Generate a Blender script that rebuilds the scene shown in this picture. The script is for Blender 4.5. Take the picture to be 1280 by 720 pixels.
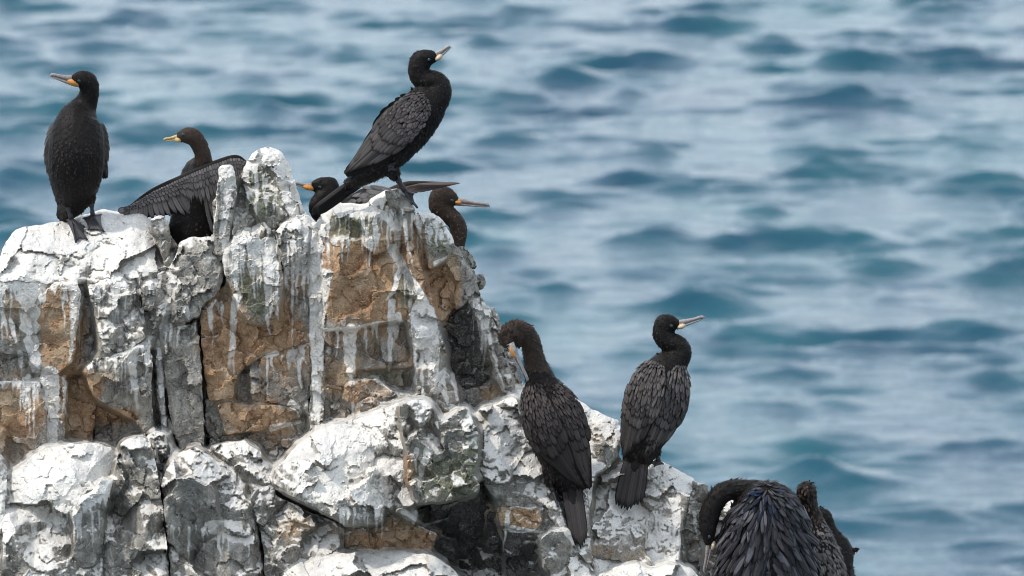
import bpy, bmesh, math, random
import numpy as np
from mathutils import Vector, Matrix
from mathutils.geometry import delaunay_2d_cdt

for o in list(bpy.data.objects):
    bpy.data.objects.remove(o)
scene = bpy.context.scene
C = scene.collection
random.seed(7)

# ------------------------------------------------------------------ camera
PITCH = math.radians(10.0)
DIST, PXM = 20.0, 400.0                 # 400 picture pixels (of 1280) to the metre at 20 m
FWD = np.array([0, math.cos(PITCH), -math.sin(PITCH)])
UPV = np.array([0, math.sin(PITCH), math.cos(PITCH)])
RGT = np.array([1.0, 0, 0])
CAM = -FWD * DIST
SEA_Z = -11.5
cd = bpy.data.cameras.new('camera')
cam = bpy.data.objects.new('camera', cd); C.objects.link(cam)
cam.location = CAM
cam.rotation_euler = (math.pi / 2 - PITCH, 0, 0)
cd.sensor_width = 36
cd.lens = 36 * (PXM * DIST) / 1280
cd.clip_end = 20000
cd.dof.use_dof = True
cd.dof.focus_distance = 20.0
cd.dof.aperture_fstop = 7.0
scene.camera = cam

# ------------------------------------------------------------------ world, sun
SUN = np.array([-0.62, -0.20, 0.86]); SUN /= np.linalg.norm(SUN)
w = bpy.data.worlds.new('World'); scene.world = w; w.use_nodes = True
nt = w.node_tree
sky = nt.nodes.new('ShaderNodeTexSky'); sky.sky_type = 'NISHITA'; sky.sun_disc = False
sky.sun_elevation = math.asin(SUN[2]); sky.sun_rotation = math.atan2(SUN[0], SUN[1])
sky.air_density = 1.0; sky.dust_density = 1.6; sky.ozone_density = 1.0
bg = nt.nodes['Background']; bg.inputs[1].default_value = 0.15
vm = nt.nodes.new('ShaderNodeMix'); vm.data_type = 'RGBA'          # thin bright overcast veil over the blue
vm.inputs[0].default_value = 0.55; vm.inputs[7].default_value = (9.8, 10.7, 11.7, 1)
nt.links.new(sky.outputs[0], vm.inputs[6]); nt.links.new(vm.outputs[2], bg.inputs[0])
sl = bpy.data.lights.new('sun', 'SUN'); sl.energy = 2.2; sl.angle = math.radians(3.0); sl.color = (1, .93, .84)
so = bpy.data.objects.new('sun', sl); C.objects.link(so)
so.rotation_euler = Vector(SUN).to_track_quat('Z', 'Y').to_euler()
so.location = (-6, -4, 9)
vs = scene.view_settings
vs.view_transform = 'Standard'; vs.look = 'None'; vs.exposure = 0.42; vs.gamma = 1; vs.use_curve_mapping = False
scene.render.engine = 'CYCLES'
scene.cycles.use_denoising = True
scene.cycles.max_bounces = 6
scene.cycles.denoising_prefilter = 'ACCURATE'
scene.cycles.pixel_filter_type = 'BLACKMAN_HARRIS'; scene.cycles.filter_width = 1.0

# ------------------------------------------------------------------ numpy helpers
def ray(px, py, Y):
    """world point(s) seen at picture pixel px,py standing at world depth Y"""
    px = np.asarray(px, float); py = np.asarray(py, float); Y = np.asarray(Y, float)
    f = PXM * DIST
    d = FWD + ((px - 640) / f)[..., None] * RGT - ((py - 360) / f)[..., None] * UPV
    t = (Y - CAM[1]) / d[..., 1]
    return CAM + d * t[..., None]

def _h(ix, iy, s):
    n = (ix.astype(np.int64) * 374761393 + iy.astype(np.int64) * 668265263 + int(s) * 1442695041) & 0xFFFFFFFF
    n = ((n ^ (n >> 13)) * 1274126177) & 0xFFFFFFFF
    n = ((n ^ (n >> 16)) * 2246822519) & 0xFFFFFFFF
    return ((n ^ (n >> 15)) & 0xFFFFFF) / float(0x1000000)

def vnoise(x, y, s=0):
    """smooth gradient noise, about -1..1"""
    x = np.asarray(x, float); y = np.asarray(y, float)
    ix = np.floor(x); iy = np.floor(y); fx = x - ix; fy = y - iy
    u = fx * fx * fx * (fx * (fx * 6 - 15) + 10); v = fy * fy * fy * (fy * (fy * 6 - 15) + 10)
    def g(ax, ay):
        a = _h(ix + ax, iy + ay, s) * 6.28318
        return np.cos(a) * (fx - ax) + np.sin(a) * (fy - ay)
    a = g(0, 0) * (1 - u) + g(1, 0) * u
    b = g(0, 1) * (1 - u) + g(1, 1) * u
    return (a * (1 - v) + b * v) * 1.5

def fbm(x, y, s=0, o=4, gain=.5):
    r = 0; a = 1.0
    for k in range(o):
        r = r + a * vnoise(x * 2 ** k, y * 2 ** k, s + 17 * k); a *= gain
    return r

def facet(x, y, sc, s, grad=.3, step=.15):
    """broken-stone relief: every cell its own tilted plane"""
    wx = x + sc * .25 * fbm(x / sc / .8, y / sc / .8, s + 91, 3); wy = y + sc * .25 * fbm(x / sc / .8, y / sc / .8, s + 57, 3)
    gx = np.floor(wx / sc); gy = np.floor(wy / sc)
    best = np.full(np.shape(x), 1e9); val = np.zeros(np.shape(x))
    for dx in (-1, 0, 1):
        for dy in (-1, 0, 1):
            cx, cy = gx + dx, gy + dy
            sx = (cx + _h(cx, cy, s)) * sc; sy = (cy + _h(cx, cy, s + 1)) * sc
            d = (wx - sx) ** 2 + (wy - sy) ** 2
            a = (_h(cx, cy, s + 2) - .5) * 2 * grad; b = (_h(cx, cy, s + 3) - .5) * 2 * grad
            o = (_h(cx, cy, s + 4) - .5) * 2 * step * sc
            v = a * (wx - sx) + b * (wy - sy) + o
            m = d < best
            best = np.where(m, d, best); val = np.where(m, v, val)
    return val

def sst(a, b, x):
    t = np.clip((x - a) / (b - a), 0, 1)
    return t * t * (3 - 2 * t)

# ------------------------------------------------------------------ node material helpers
def mat(name):
    m = bpy.data.materials.new(name); m.use_nodes = True
    n = m.node_tree
    return m, n, n.nodes['Principled BSDF']
class NB:
    def __init__(s, n): s.n = n
    def node(s, t, **kw):
        o = s.n.nodes.new(t)
        for k, v in kw.items(): setattr(o, k, v)
        return o
    def link(s, a, b): s.n.links.new(a, b)
    def val(s, i, v):
        if hasattr(v, 'is_linked'): s.link(v, i)
        else: i.default_value = v
    def math(s, op, a, b=0.0, clamp=False):
        o = s.node('ShaderNodeMath', operation=op, use_clamp=clamp); s.val(o.inputs[0], a); s.val(o.inputs[1], b)
        return o.outputs[0]
    def mix(s, f, a, b, blend='MIX'):
        o = s.node('ShaderNodeMix', data_type='RGBA', blend_type=blend)
        s.val(o.inputs[0], f)
        for i, v in ((6, a), (7, b)):
            s.val(o.inputs[i], (*v, 1) if isinstance(v, tuple) and len(v) == 3 else v)
        return o.outputs[2]
    def attr(s, name): return s.node('ShaderNodeAttribute', attribute_name=name).outputs['Fac']
    def noise(s, vec, scale, detail=6, rough=.6, dist=0):
        o = s.node('ShaderNodeTexNoise'); s.link(vec, o.inputs['Vector'])
        o.inputs['Scale'].default_value = scale; o.inputs['Detail'].default_value = detail
        o.inputs['Roughness'].default_value = rough; o.inputs['Distortion'].default_value = dist
        return o.outputs[0]
    def ramp(s, f, pts):
        o = s.node('ShaderNodeValToRGB'); s.link(f, o.inputs[0])
        e = o.color_ramp.elements
        while len(e) < len(pts): e.new(.5)
        for i, (p, c) in enumerate(pts):
            e[i].position = p; e[i].color = (*c, 1) if isinstance(c, tuple) else (c, c, c, 1)
        return o.outputs[0]
    def mapping(s, vec, sc):
        o = s.node('ShaderNodeMapping'); s.link(vec, o.inputs[0]); o.inputs['Scale'].default_value = sc
        return o.outputs[0]
    def smooth(s, a, b, f):
        o = s.node('ShaderNodeMapRange', interpolation_type='SMOOTHSTEP'); s.val(o.inputs[0], f)
        o.inputs[1].default_value = a; o.inputs[2].default_value = b
        return o.outputs[0]
    def bump(s, h, strength, dist, prev=None):
        o = s.node('ShaderNodeBump'); s.link(h, o.inputs['Height'])
        o.inputs['Strength'].default_value = strength; o.inputs['Distance'].default_value = dist
        if prev is not None: s.link(prev, o.inputs['Normal'])
        return o.outputs[0]

def rock_material():
    m, n, p = mat('guano_stained_rock'); b = NB(n)
    co = b.node('ShaderNodeTexCoord').outputs['Object']
    gu, ru, dk, gn = b.attr('guano'), b.attr('rust'), b.attr('dark'), b.attr('green')
    n1 = b.noise(co, 9, 8, .65); n2 = b.noise(co, 45, 6, .7); n3 = b.noise(co, 160, 4, .7); n4 = b.noise(co, 420, 3, .6)
    n5 = b.noise(b.mapping(co, (1.3, 1, .7)), 22, 8, .72, .6)
    # grey stone
    grey = b.ramp(n5, [(.32, (.075, .070, .062)), (.44, (.17, .16, .14)), (.54, (.25, .235, .205)), (.68, (.38, .36, .32))])
    brown = b.ramp(n1, [(.34, (.15, .085, .047)), (.46, (.29, .175, .092)), (.56, (.34, .228, .135)), (.68, (.39, .30, .20))])
    orange = b.ramp(n2, [(.34, (.14, .068, .032)), (.52, (.32, .172, .08)), (.68, (.40, .27, .155))])
    brown = b.mix(b.smooth(.50, .62, n5), brown, orange)
    grit = b.noise(co, 300, 3, .75)
    rm = b.smooth(.30, .70, b.math('ADD', ru, b.math('MULTIPLY', b.math('SUBTRACT', n1, .5), 1.5)))
    col = b.mix(rm, grey, brown)
    olive = b.ramp(n2, [(.3, (.075, .078, .045)), (.7, (.20, .20, .125))])
    col = b.mix(b.math('MULTIPLY', b.smooth(.35, .7, b.math('ADD', gn, b.math('MULTIPLY', b.math('SUBTRACT', n5, .5), 1.2))), .8), col, olive)
    dm = b.smooth(.3, .7, b.math('ADD', dk, b.math('MULTIPLY', b.math('SUBTRACT', n5, .5), 1.1)))
    col = b.mix(b.math('MULTIPLY', dm, .9), col, b.ramp(n3, [(.35, (.010, .011, .012)), (.6, (.030, .030, .030)), (.8, (.10, .10, .10))]))
    # mineral speckle
    vo = b.node('ShaderNodeTexVoronoi'); b.link(co, vo.inputs['Vector']); vo.inputs['Scale'].default_value = 170
    sp = b.math('MULTIPLY', b.smooth(.30, .12, vo.outputs['Distance']), b.smooth(.50, .66, n2))
    col = b.mix(b.math('MULTIPLY', sp, .55), col, (.55, .53, .49))
    col = b.mix(b.smooth(.56, .75, n3), col, b.mix(.55, col, (.03, .028, .025)))
    col = b.mix(b.math('MULTIPLY', b.smooth(.51, .61, grit), .55), col, b.mix(.6, col, (.025, .022, .020)))
    col = b.mix(b.math('MULTIPLY', b.smooth(.47, .38, grit), .6), col, b.mix(.5, col, (.62, .57, .50)))
    # guano: thick white with worn, smeared edges
    wash = b.noise(b.mapping(co, (60, 40, 9)), 1, 6, .7)
    e = b.math('ADD', b.math('MULTIPLY', b.math('SUBTRACT', n2, .5), .6), b.math('ADD', b.math('MULTIPLY', b.math('SUBTRACT', n5, .5), 1.0), b.math('MULTIPLY', b.math('SUBTRACT', wash, .5), .7)))
    soft = b.smooth(.08, 1.05, b.math('ADD', gu, e))
    chalk = b.math('ADD', b.math('MULTIPLY', b.math('SUBTRACT', n3, .5), 1.0), b.math('MULTIPLY', b.math('SUBTRACT', grit, .5), 1.0))
    gm = b.smooth(.26, .80, b.math('ADD', soft, chalk))
    gm = b.math('MAXIMUM', gm, b.math('MULTIPLY', b.smooth(.22, .72, b.math('ADD', b.attr('drip'), b.math('MULTIPLY', chalk, .42))), .95))
    gcol = b.ramp(n1, [(.34, (.50, .485, .46)), (.5, (.65, .63, .585)), (.66, (.69, .65, .575))])
    gcol = b.mix(b.math('MULTIPLY', b.smooth(.56, .72, b.noise(co, 6, 5, .6)), .45), gcol, (.55, .47, .34))
    gcol = b.mix(b.math('MULTIPLY', b.smooth(.5, .64, n3), .5), gcol, (.40, .39, .38))
    gcol = b.mix(b.math('MULTIPLY', b.smooth(.52, .62, grit), .5), gcol, (.30, .29, .28))
    gcol = b.mix(b.math('MULTIPLY', b.smooth(.48, .38, n2), .45), gcol, (.36, .35, .34))
    gcol = b.mix(b.math('MULTIPLY', b.smooth(.54, .70, n5), .5), gcol, (.42, .41, .40))
    col = b.mix(b.math('MULTIPLY', gm, .94), col, gcol)
    b.link(col, p.inputs['Base Color'])
    rough = b.math('SUBTRACT', .88, b.math('MULTIPLY', dm, .4))
    b.link(rough, p.inputs['Roughness']); p.inputs['Specular IOR Level'].default_value = .15
    h = b.math('ADD', b.math('MULTIPLY', n2, .6), b.math('ADD', b.math('MULTIPLY', n3, .45), b.math('MULTIPLY', n4, .2)))
    hh = b.math('MULTIPLY', b.math('ADD', b.math('MULTIPLY', n5, .5), h), b.math('SUBTRACT', 1, b.math('MULTIPLY', gm, .55)))
    bp = b.bump(hh, .7, .009)
    bp = b.bump(gm, .35, .003, bp)
    b.link(bp, p.inputs['Normal'])
    return m
ROCK = rock_material()

def sea_material():
    m, n, p = mat('sea_water'); b = NB(n)
    co = b.node('ShaderNodeTexCoord').outputs['Object']
    n1 = b.noise(b.mapping(co, (.35, .22, 1)), 1, 4, .55)
    col = b.ramp(n1, [(.3, (.0002, .036, .070)), (.7, (.0005, .062, .084))])
    b.link(col, p.inputs['Base Color'])
    p.inputs['Roughness'].default_value = .10
    p.inputs['IOR'].default_value = 1.38
    r = b.noise(b.mapping(co, (.75, 1.25, 1)), 1.9, 5, .62, .4)
    b.link(b.bump(r, .5, .16), p.inputs['Normal'])
    return m

def feather_mat(name, dark, mid, light, rough=.42, sheen=None, edge=.5, spec=.11):
    m, n, p = mat(name); b = NB(n)
    uv = b.node('ShaderNodeUVMap').outputs[0]
    sx = b.node('ShaderNodeSeparateXYZ'); b.link(uv, sx.inputs[0])
    u = b.math('ABSOLUTE', b.math('SUBTRACT', sx.outputs[0], .5))
    rnd = b.attr('rnd')
    co = b.node('ShaderNodeTexCoord').outputs['Object']
    nz = b.noise(co, 60, 4, .6)
    c0 = b.mix(b.math('ADD', b.math('MULTIPLY', rnd, .7), b.math('MULTIPLY', nz, .3)), mid, light)
    ef = b.smooth(.24, .47, u)
    tipd = b.smooth(.78, .98, sx.outputs[1])
    col = b.mix(b.math('MULTIPLY', b.math('MAXIMUM', ef, b.math('MULTIPLY', tipd, .8)), edge), c0, dark)
    col = b.mix(b.math('MULTIPLY', b.smooth(.045, .0, u), .5), col, dark)
    if sheen: col = b.mix(b.math('MULTIPLY', b.smooth(.45, .8, b.math('ADD', b.math('MULTIPLY', rnd, .5), b.math('MULTIPLY', nz, .5))), .6), col, sheen)
    b.link(col, p.inputs['Base Color'])
    p.inputs['Roughness'].default_value = rough
    p.inputs['Specular IOR Level'].default_value = spec
    wv = b.node('ShaderNodeTexWave'); wv.inputs['Scale'].default_value = 9; wv.bands_direction = 'DIAGONAL'
    mp = b.mapping(uv, (1.2, 3.5, 1)); b.link(mp, wv.inputs[0])
    b.link(b.bump(wv.outputs[0], .25, .002), p.inputs['Normal'])
    return m

def plain_mat(name, c1, c2, scale=80, rough=.5, bump=.2, spec=.4, dist=.002):
    m, n, p = mat(name); b = NB(n)
    co = b.node('ShaderNodeTexCoord').outputs['Object']
    nn = b.noise(co, scale, 5, .65)
    b.link(b.ramp(nn, [(.3, c1), (.7, c2)]), p.inputs['Base Color'])
    p.inputs['Roughness'].default_value = rough; p.inputs['Specular IOR Level'].default_value = spec
    b.link(b.bump(nn, bump, dist), p.inputs['Normal'])
    return m
#MATERIALS_END

# ------------------------------------------------------------------ object helpers
def mesh_obj(name, verts, faces, material, parent=None, base=None, smooth=True, uvs=None, attrs=None, kind=None, label=None):
    base = np.zeros(3) if base is None else np.asarray(base, float)
    me = bpy.data.meshes.new(name)
    v = np.asarray(verts, float) - base
    me.from_pydata(v.tolist(), [], faces if isinstance(faces, list) else faces.tolist())
    if smooth: me.polygons.foreach_set('use_smooth', np.ones(len(me.polygons), bool))
    if uvs is not None:
        l = me.uv_layers.new(name='UVMap')
        idx = np.empty(len(me.loops), int); me.loops.foreach_get('vertex_index', idx)
        l.data.foreach_set('uv', np.asarray(uvs, float)[idx].ravel())
    for k, a in (attrs or {}).items():
        at = me.attributes.new(k, 'FLOAT', 'POINT'); at.data.foreach_set('value', np.asarray(a, float))
    me.materials.append(material)
    o = bpy.data.objects.new(name, me); C.objects.link(o)
    if parent is not None: o.parent = parent
    if kind: o['kind'] = kind
    if label: o['label'] = label
    return o
def empty(name, loc, label, cat=None, group=None, kind=None):
    o = bpy.data.objects.new(name, None); C.objects.link(o); o.location = loc; o.empty_display_size = .05
    o['label'] = label
    if cat: o['category'] = cat
    if group: o['group'] = group
    if kind: o['kind'] = kind
    return o

# ------------------------------------------------------------------ sea: one sheet to the horizon
def axis(lo, hi, step, far, grow=1.16):
    a = list(np.arange(lo, hi + 1e-6, step)); s = step; x = hi
    while x < far: s *= grow; x += s; a.append(x)
    s = step; x = lo; l = []
    while x > -far: s *= grow; x -= s; l.append(x)
    return np.array(l[::-1] + a)
def build_sea():
    xs = axis(-16, 16, .085, 6000); ys = axis(44, 104, .095, 6000)
    X, Yy = np.meshgrid(xs, ys)
    rng = np.random.RandomState(5)
    Z = np.zeros_like(X); DX = np.zeros_like(X); DY = np.zeros_like(X)
    grp = np.clip(.46 + 1.6 * fbm(X / 2.1, Yy / 2.6, 3, 3), .10, 2.6)      # short-crested: gusty patches of steeper chop
    for k in range(80):
        lam = 0.30 * (2.8 / 0.30) ** rng.rand(); th = -math.pi / 2 + rng.normal(0, .3) + .05
        kk = 2 * math.pi / lam; ph = rng.rand() * 6.283
        a = .0074 * lam ** 1.1 * (0.5 + rng.rand())
        arg = kk * (math.cos(th) * X + math.sin(th) * Yy) + ph
        Z += a * np.sin(arg); c = a * .3 * np.cos(arg); DX += c * math.cos(th); DY += c * math.sin(th)
    Z *= grp; DX *= grp; DY *= grp
    r = np.maximum(np.maximum(np.abs(X) - 17, 0), np.maximum(np.abs(Yy - 72) - 32, 0))
    f = np.exp(-r / 12)
    V = np.stack([X + DX * f, Yy + DY * f, SEA_Z + Z * f], -1).reshape(-1, 3)
    ny, nx = X.shape
    i = np.arange(nx * ny).reshape(ny, nx)
    F = np.stack([i[:-1, :-1], i[:-1, 1:], i[1:, 1:], i[1:, :-1]], -1).reshape(-1, 4)
    o = mesh_obj('sea', V, F, sea_material())
    o['kind'] = 'structure'; o['label'] = 'choppy blue green sea with pale sky reflections behind the rocks'
build_sea()

# ------------------------------------------------------------------ rock
DRIPS, SPOTS = [], []          # guano runs and mineral patches, in rock-face picture units
SURF = []
def seg_d(px, py, ax, ay, bx, by):
    dx, dy = bx - ax, by - ay
    t = np.clip(((px - ax) * dx + (py - ay) * dy) / (dx * dx + dy * dy + 1e-9), 0, 1)
    return np.hypot(px - ax - t * dx, py - ay - t * dy), t
def inside(px, py, P):
    r = np.zeros(len(px), bool); n = len(P)
    for i in range(n):
        x1, y1 = P[i]; x2, y2 = P[(i + 1) % n]
        c = ((y1 > py) != (y2 > py)) & (px < (x2 - x1) * (py - y1) / (y2 - y1 + 1e-12) + x1)
        r ^= c
    return r
def paint(o, fx, fy, nv, rx, ry, s, g, rust, dark, green, drip, gup):
    me = o.data
    # column top
    bx = np.round(fx / 3).astype(int); tops = {}
    for q in range(len(rx)):
        b_ = int(round(rx[q] / 3)); tops[b_] = min(tops.get(b_, 1e9), ry[q])
    tp = np.array([tops.get(int(b_), fy[i] - 50) for i, b_ in enumerate(bx)])
    gF, rF, oF = blend(fx, fy, g, rust, green)
    gu = gF - .25 + gup * .72 * sst(.36, .82, nv[:, 2]) - .12 * sst(0, -.5, nv[:, 2]) - .16 * sst(.30, -.10, nv[:, 2])
    if drip[0] > 0 or drip[1] > 0:
        L = drip[0] * (1 + .45 * vnoise(fx / 24, fy / 60, s + 47)) + drip[1] * np.clip(vnoise(fx / 6.5, fx * 0 + s, s + 41) + .5 * vnoise(fx / 2.6, fx * 0 + s, s + 43) + .25, 0, 2)
        gu = gu + .75 * sst(7, -7, fy - tp - L)
    du_ = np.full(len(fx), g * 0.)
    ru = rF.copy(); dk = np.full(len(fx), float(dark)); gn = oF.copy()
    for (kind, x, y, rx_, ry_, val) in SPOTS:
        q = ((fx - x) / rx_) ** 2 + ((fy - y) / ry_) ** 2
        wgt = np.exp(-q * 1.2) * val
        if kind == 'g': gu = gu + wgt
        elif kind == 'r': ru = ru + wgt
        elif kind == 'd': dk = dk + wgt
        elif kind == 'o': gn = gn + wgt
    dp = np.zeros(len(fx))
    wxa = fx + 1.6 * vnoise(fx / 9, fy / 13, 77)
    lo = np.array([fx.min(), fy.min()]) - 8; hi = np.array([fx.max(), fy.max()]) + 8
    for (pl, wd, val) in DRIPS:
        pa = np.array(pl, float)
        if pa[:, 0].max() < lo[0] or pa[:, 0].min() > hi[0] or pa[:, 1].max() < lo[1] or pa[:, 1].min() > hi[1]: continue
        sel = np.where((fx > pa[:, 0].min() - wd - 6) & (fx < pa[:, 0].max() + wd + 6) & (fy > pa[:, 1].min() - wd - 6) & (fy < pa[:, 1].max() + wd + 6))[0]
        if not len(sel): continue
        qx, qy, gs = wxa[sel], fy[sel], gu[sel]
        best = np.zeros(len(sel)); tot = len(pa) - 1
        for i in range(tot):
            dd, t = seg_d(qx, qy, *pa[i], *pa[i + 1])
            tt = (i + t) / tot
            ww = wd * (1 - .6 * tt) * (1 + .45 * vnoise(qy / 9, qx * 0 + i + pa[0, 0], 5))
            best = np.maximum(best, sst(ww * .62 + 1.4, ww * .62 - 1.2, dd) * (1 - .38 * tt))
        dp[sel] = np.maximum(dp[sel], best * np.clip(val * 1.25, 0, 1))
    for k_, a_ in (('guano', gu), ('rust', ru), ('dark', dk), ('green', gn), ('drip', dp)):
        at = me.attributes.new(k_, 'FLOAT', 'POINT'); at.data.foreach_set('value', a_)
def block(parent, poly, Y, tx=0, ty=.15, R=7, top=None, T=150, g=.2, rust=.3, dark=0., green=.1, drip=(0, 0), amp=1., sp=1.75,
          seed=None, gup=.6, name='rock_block', shrink=-.35, relief=None, fac=1.):
    global BSEED
    BSEED += 13
    s = BSEED if seed is None else seed
    P0 = np.array(poly, float)
    area = .5 * np.sum(P0[:, 0] * np.roll(P0[:, 1], -1) - np.roll(P0[:, 0], -1) * P0[:, 1])
    if area < 0: P0 = P0[::-1]
    n = len(P0)
    pts = []
    for i in range(n):
        a, b = P0[i], P0[(i + 1) % n]
        L = np.hypot(*(b - a)); k = max(1, int(L / (sp * 1.15)))
        for j in range(k): pts.append(a + (b - a) * j / k)
    P = np.array(pts)
    # corners worn off, then outline broken by noise
    for _ in range(2): P = .5 * P + .25 * (np.roll(P, 1, 0) + np.roll(P, -1, 0))
    Q = P.copy()
    Q[:, 0] += 1.6 * amp * fbm(P[:, 0] / 14, P[:, 1] / 14, s + 3, 3); Q[:, 1] += 1.6 * amp * fbm(P[:, 0] / 14, P[:, 1] / 14, s + 9, 3)
    tn = np.roll(Q, -1, 0) - np.roll(Q, 1, 0); tn /= np.linalg.norm(tn, axis=1)[:, None] + 1e-9
    nr = np.stack([tn[:, 1], -tn[:, 0]], 1)            # outward (y down, positive area)
    Q = Q - nr * shrink
    lo, hi = Q.min(0), Q.max(0)
    gx, gy = np.meshgrid(np.arange(lo[0], hi[0], sp), np.arange(lo[1], hi[1], sp * .87))
    gx = gx + (np.arange(gx.shape[0]) % 2)[:, None] * sp * .5
    gx = (gx + (_h(np.floor(gx * 7), np.floor(gy * 7), s) - .5) * sp * .3).ravel(); gy = gy.ravel()
    ins = inside(gx, gy, Q); gx, gy = gx[ins], gy[ins]
    def edge_d(px, py):
        d = np.full(len(px), 1e9); du = np.full(len(px), 1e9); m = len(Q)
        st = 3
        q = Q[::st]; k = len(q)
        for i in range(k):
            a, b = q[i], q[(i + 1) % k]
            dd, _ = seg_d(px, py, a[0], a[1], b[0], b[1])
            d = np.minimum(d, dd)
            e = b - a
            if e[0] > .35 * np.hypot(*e) or (-(-e[0]) > 0 and e[0] > .25 * abs(e[1])): du = np.minimum(du, dd)
        return d, du
    d, du = edge_d(gx, gy)
    keep = d > sp * .55; gx, gy, d, du = gx[keep], gy[keep], d[keep], du[keep]
    m = len(Q)
    ax = np.concatenate([Q[:, 0], gx]); ay = np.concatenate([Q[:, 1], gy])
    d0, du0 = edge_d(Q[:, 0], Q[:, 1])
    D = np.concatenate([np.zeros(m), d]); DU = np.concatenate([du0, du])
    res = delaunay_2d_cdt([Vector((x, y)) for x, y in zip(ax, ay)], [], [list(range(m))], 1, 1e-5)
    rv, rf, orig = res[0], res[2], res[3]
    src = np.array([o_[0] if o_ else 0 for o_ in orig])
    ax, ay, D, DU = ax[src], ay[src], D[src], DU[src]
    inv = {int(a): i for i, a in enumerate(src)}
    ring = [inv[i] for i in range(m) if i in inv]
    cx, cy = P0.mean(0)
    off = tx * (ax - cx) + ty * (cy - ay)
    Rv = R * .48 * np.clip(.75 + 1.1 * vnoise(ax / 22, ay / 22, s + 71), .22, 1.9)      # some edges crisp, some broken back
    k = np.clip(1 - D / Rv, 0, 1)
    off += Rv * .8 * (.55 * k + .45 * k * k)
    if top: off += top[1] * np.clip(1 - DU / top[0], 0, 1) ** 1.5
    big = math.sqrt(abs(area))
    rel = facet(ax, ay, max(16, big * .36), s + 5, .62 * fac, .13 * fac) + (1.1 - .5 * min(g, 1)) * facet(ax, ay * .9, 15, s + 6, .30 * fac, .09 * fac) + .38 * (1.05 - .75 * min(g, 1)) * facet(ax, ay, 6, s + 8, .28 * fac, .09 * fac)
    rel += 2.0 * fbm(ax / 30, ay / 30, s + 11, 5, .5)
    cr = np.abs(fbm(ax / 38, ay / 30, s + 29, 4))         # hairline cracks
    rel += 1.7 * np.clip(1 - cr / .04, 0, 1)
    if relief is not None: rel = rel + relief(ax, ay)
    off += amp * rel
    Yv = Y + off / PXM
    V = ray(ax, ay, Yv)
    F = [list(f[::-1]) for f in rf]
    SURF.append((ax, ay, Yv))
    if name == 'rock_core': SURF.pop()
    # sides run back into the mass
    nk = 5; rx, ry, rY = ax[ring], ay[ring], Yv[ring]; mr = len(ring)
    VX, VY, VZ = [ax], [ay], [Yv]; base = len(ax); prev = ring
    for q in range(1, nk + 1):
        t = q / nk; sh = 1 - .16 * t * t
        x = cx + (rx - cx) * sh + 1.5 * vnoise(rx / 9, ry / 9 + q * 3.1, s + 31); y = cy + (ry - cy) * sh + (3 + 10 * t * t) * (T / 150)
        VX.append(x); VY.append(y); VZ.append(rY + t * T / PXM * (1 + .0 * rx))
        cur = list(range(base, base + mr)); base += mr
        for i in range(mr):
            j = (i + 1) % mr
            F.append([prev[i], prev[j], cur[j], cur[i]])
        prev = cur
    VX.append(np.array([cx])); VY.append(np.array([cy + 10])); VZ.append(np.array([np.mean(rY) + T / PXM * 1.1]))
    for i in range(mr): F.append([prev[i], prev[(i + 1) % mr], base])
    fx, fy, fY = np.concatenate(VX), np.concatenate(VY), np.concatenate(VZ)
    V = ray(fx, fy, fY)
    # minerals and guano
    o = mesh_obj(name, V, F, ROCK, parent, parent.location[:], smooth=False)
    me = o.data
    nv = np.empty(len(V) * 3); me.vertices.foreach_get('normal', nv); nv = nv.reshape(-1, 3)
    paint(o, fx, fy, nv, rx, ry, s, g, rust, dark, green, drip, gup)
    return o
SPECS = []
def blend(fx, fy, g, rust, green):
    """colour of a stone passes over into its neighbours' near the joint"""
    W = np.ones(len(fx)) * 1.1; G = W * g; Rr = W * rust; O = W * green
    lo = np.array([fx.min(), fy.min()]) - 30; hi = np.array([fx.max(), fy.max()]) + 30
    for (P, q) in SPECS:
        if q.get('name') == 'rock_core' or (P.max(0) < lo).any() or (P.min(0) > hi).any(): continue
        d = np.full(len(fx), 1e9)
        for i in range(len(P)):
            d = np.minimum(d, seg_d(fx, fy, *P[i], *P[(i + 1) % len(P)])[0])
        d[inside(fx, fy, P)] = 0
        w_ = np.exp(-(d / 13) ** 2)
        W = W + w_; G = G + w_ * q.get('g', .2); Rr = Rr + w_ * q.get('rust', .3); O = O + w_ * q.get('green', .1)
    return G / W, Rr / W, O / W
BSEED = 100
# ------------------------------------------------------------------ guano runs
def dr(val, wd, *pts): DRIPS.append((pts, wd, val + .12))
# left column
dr(.75, 26, (38, 355), (36, 400), (45, 460)); dr(.6, 9, (93, 358), (92, 400), (88, 452)); dr(.5, 5, (101, 360), (99, 430))
dr(.8, 20, (62, 470), (66, 510), (66, 560)); dr(.5, 6, (25, 440), (27, 470)); dr(.5, 5, (47, 475), (46, 500)); dr(.5, 5, (35, 470), (36, 490))
dr(.5, 4, (124, 405), (130, 440)); dr(.8, 9, (196, 440), (202, 500), (208, 555)); dr(.5, 10, (164, 440), (168, 480), (172, 510))
dr(.45, 12, (218, 350), (208, 390), (200, 430)); dr(.5, 7, (232, 385), (236, 400)); dr(.6, 5, (14, 400), (20, 430)); dr(.6, 5, (4, 395), (10, 420))
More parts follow.
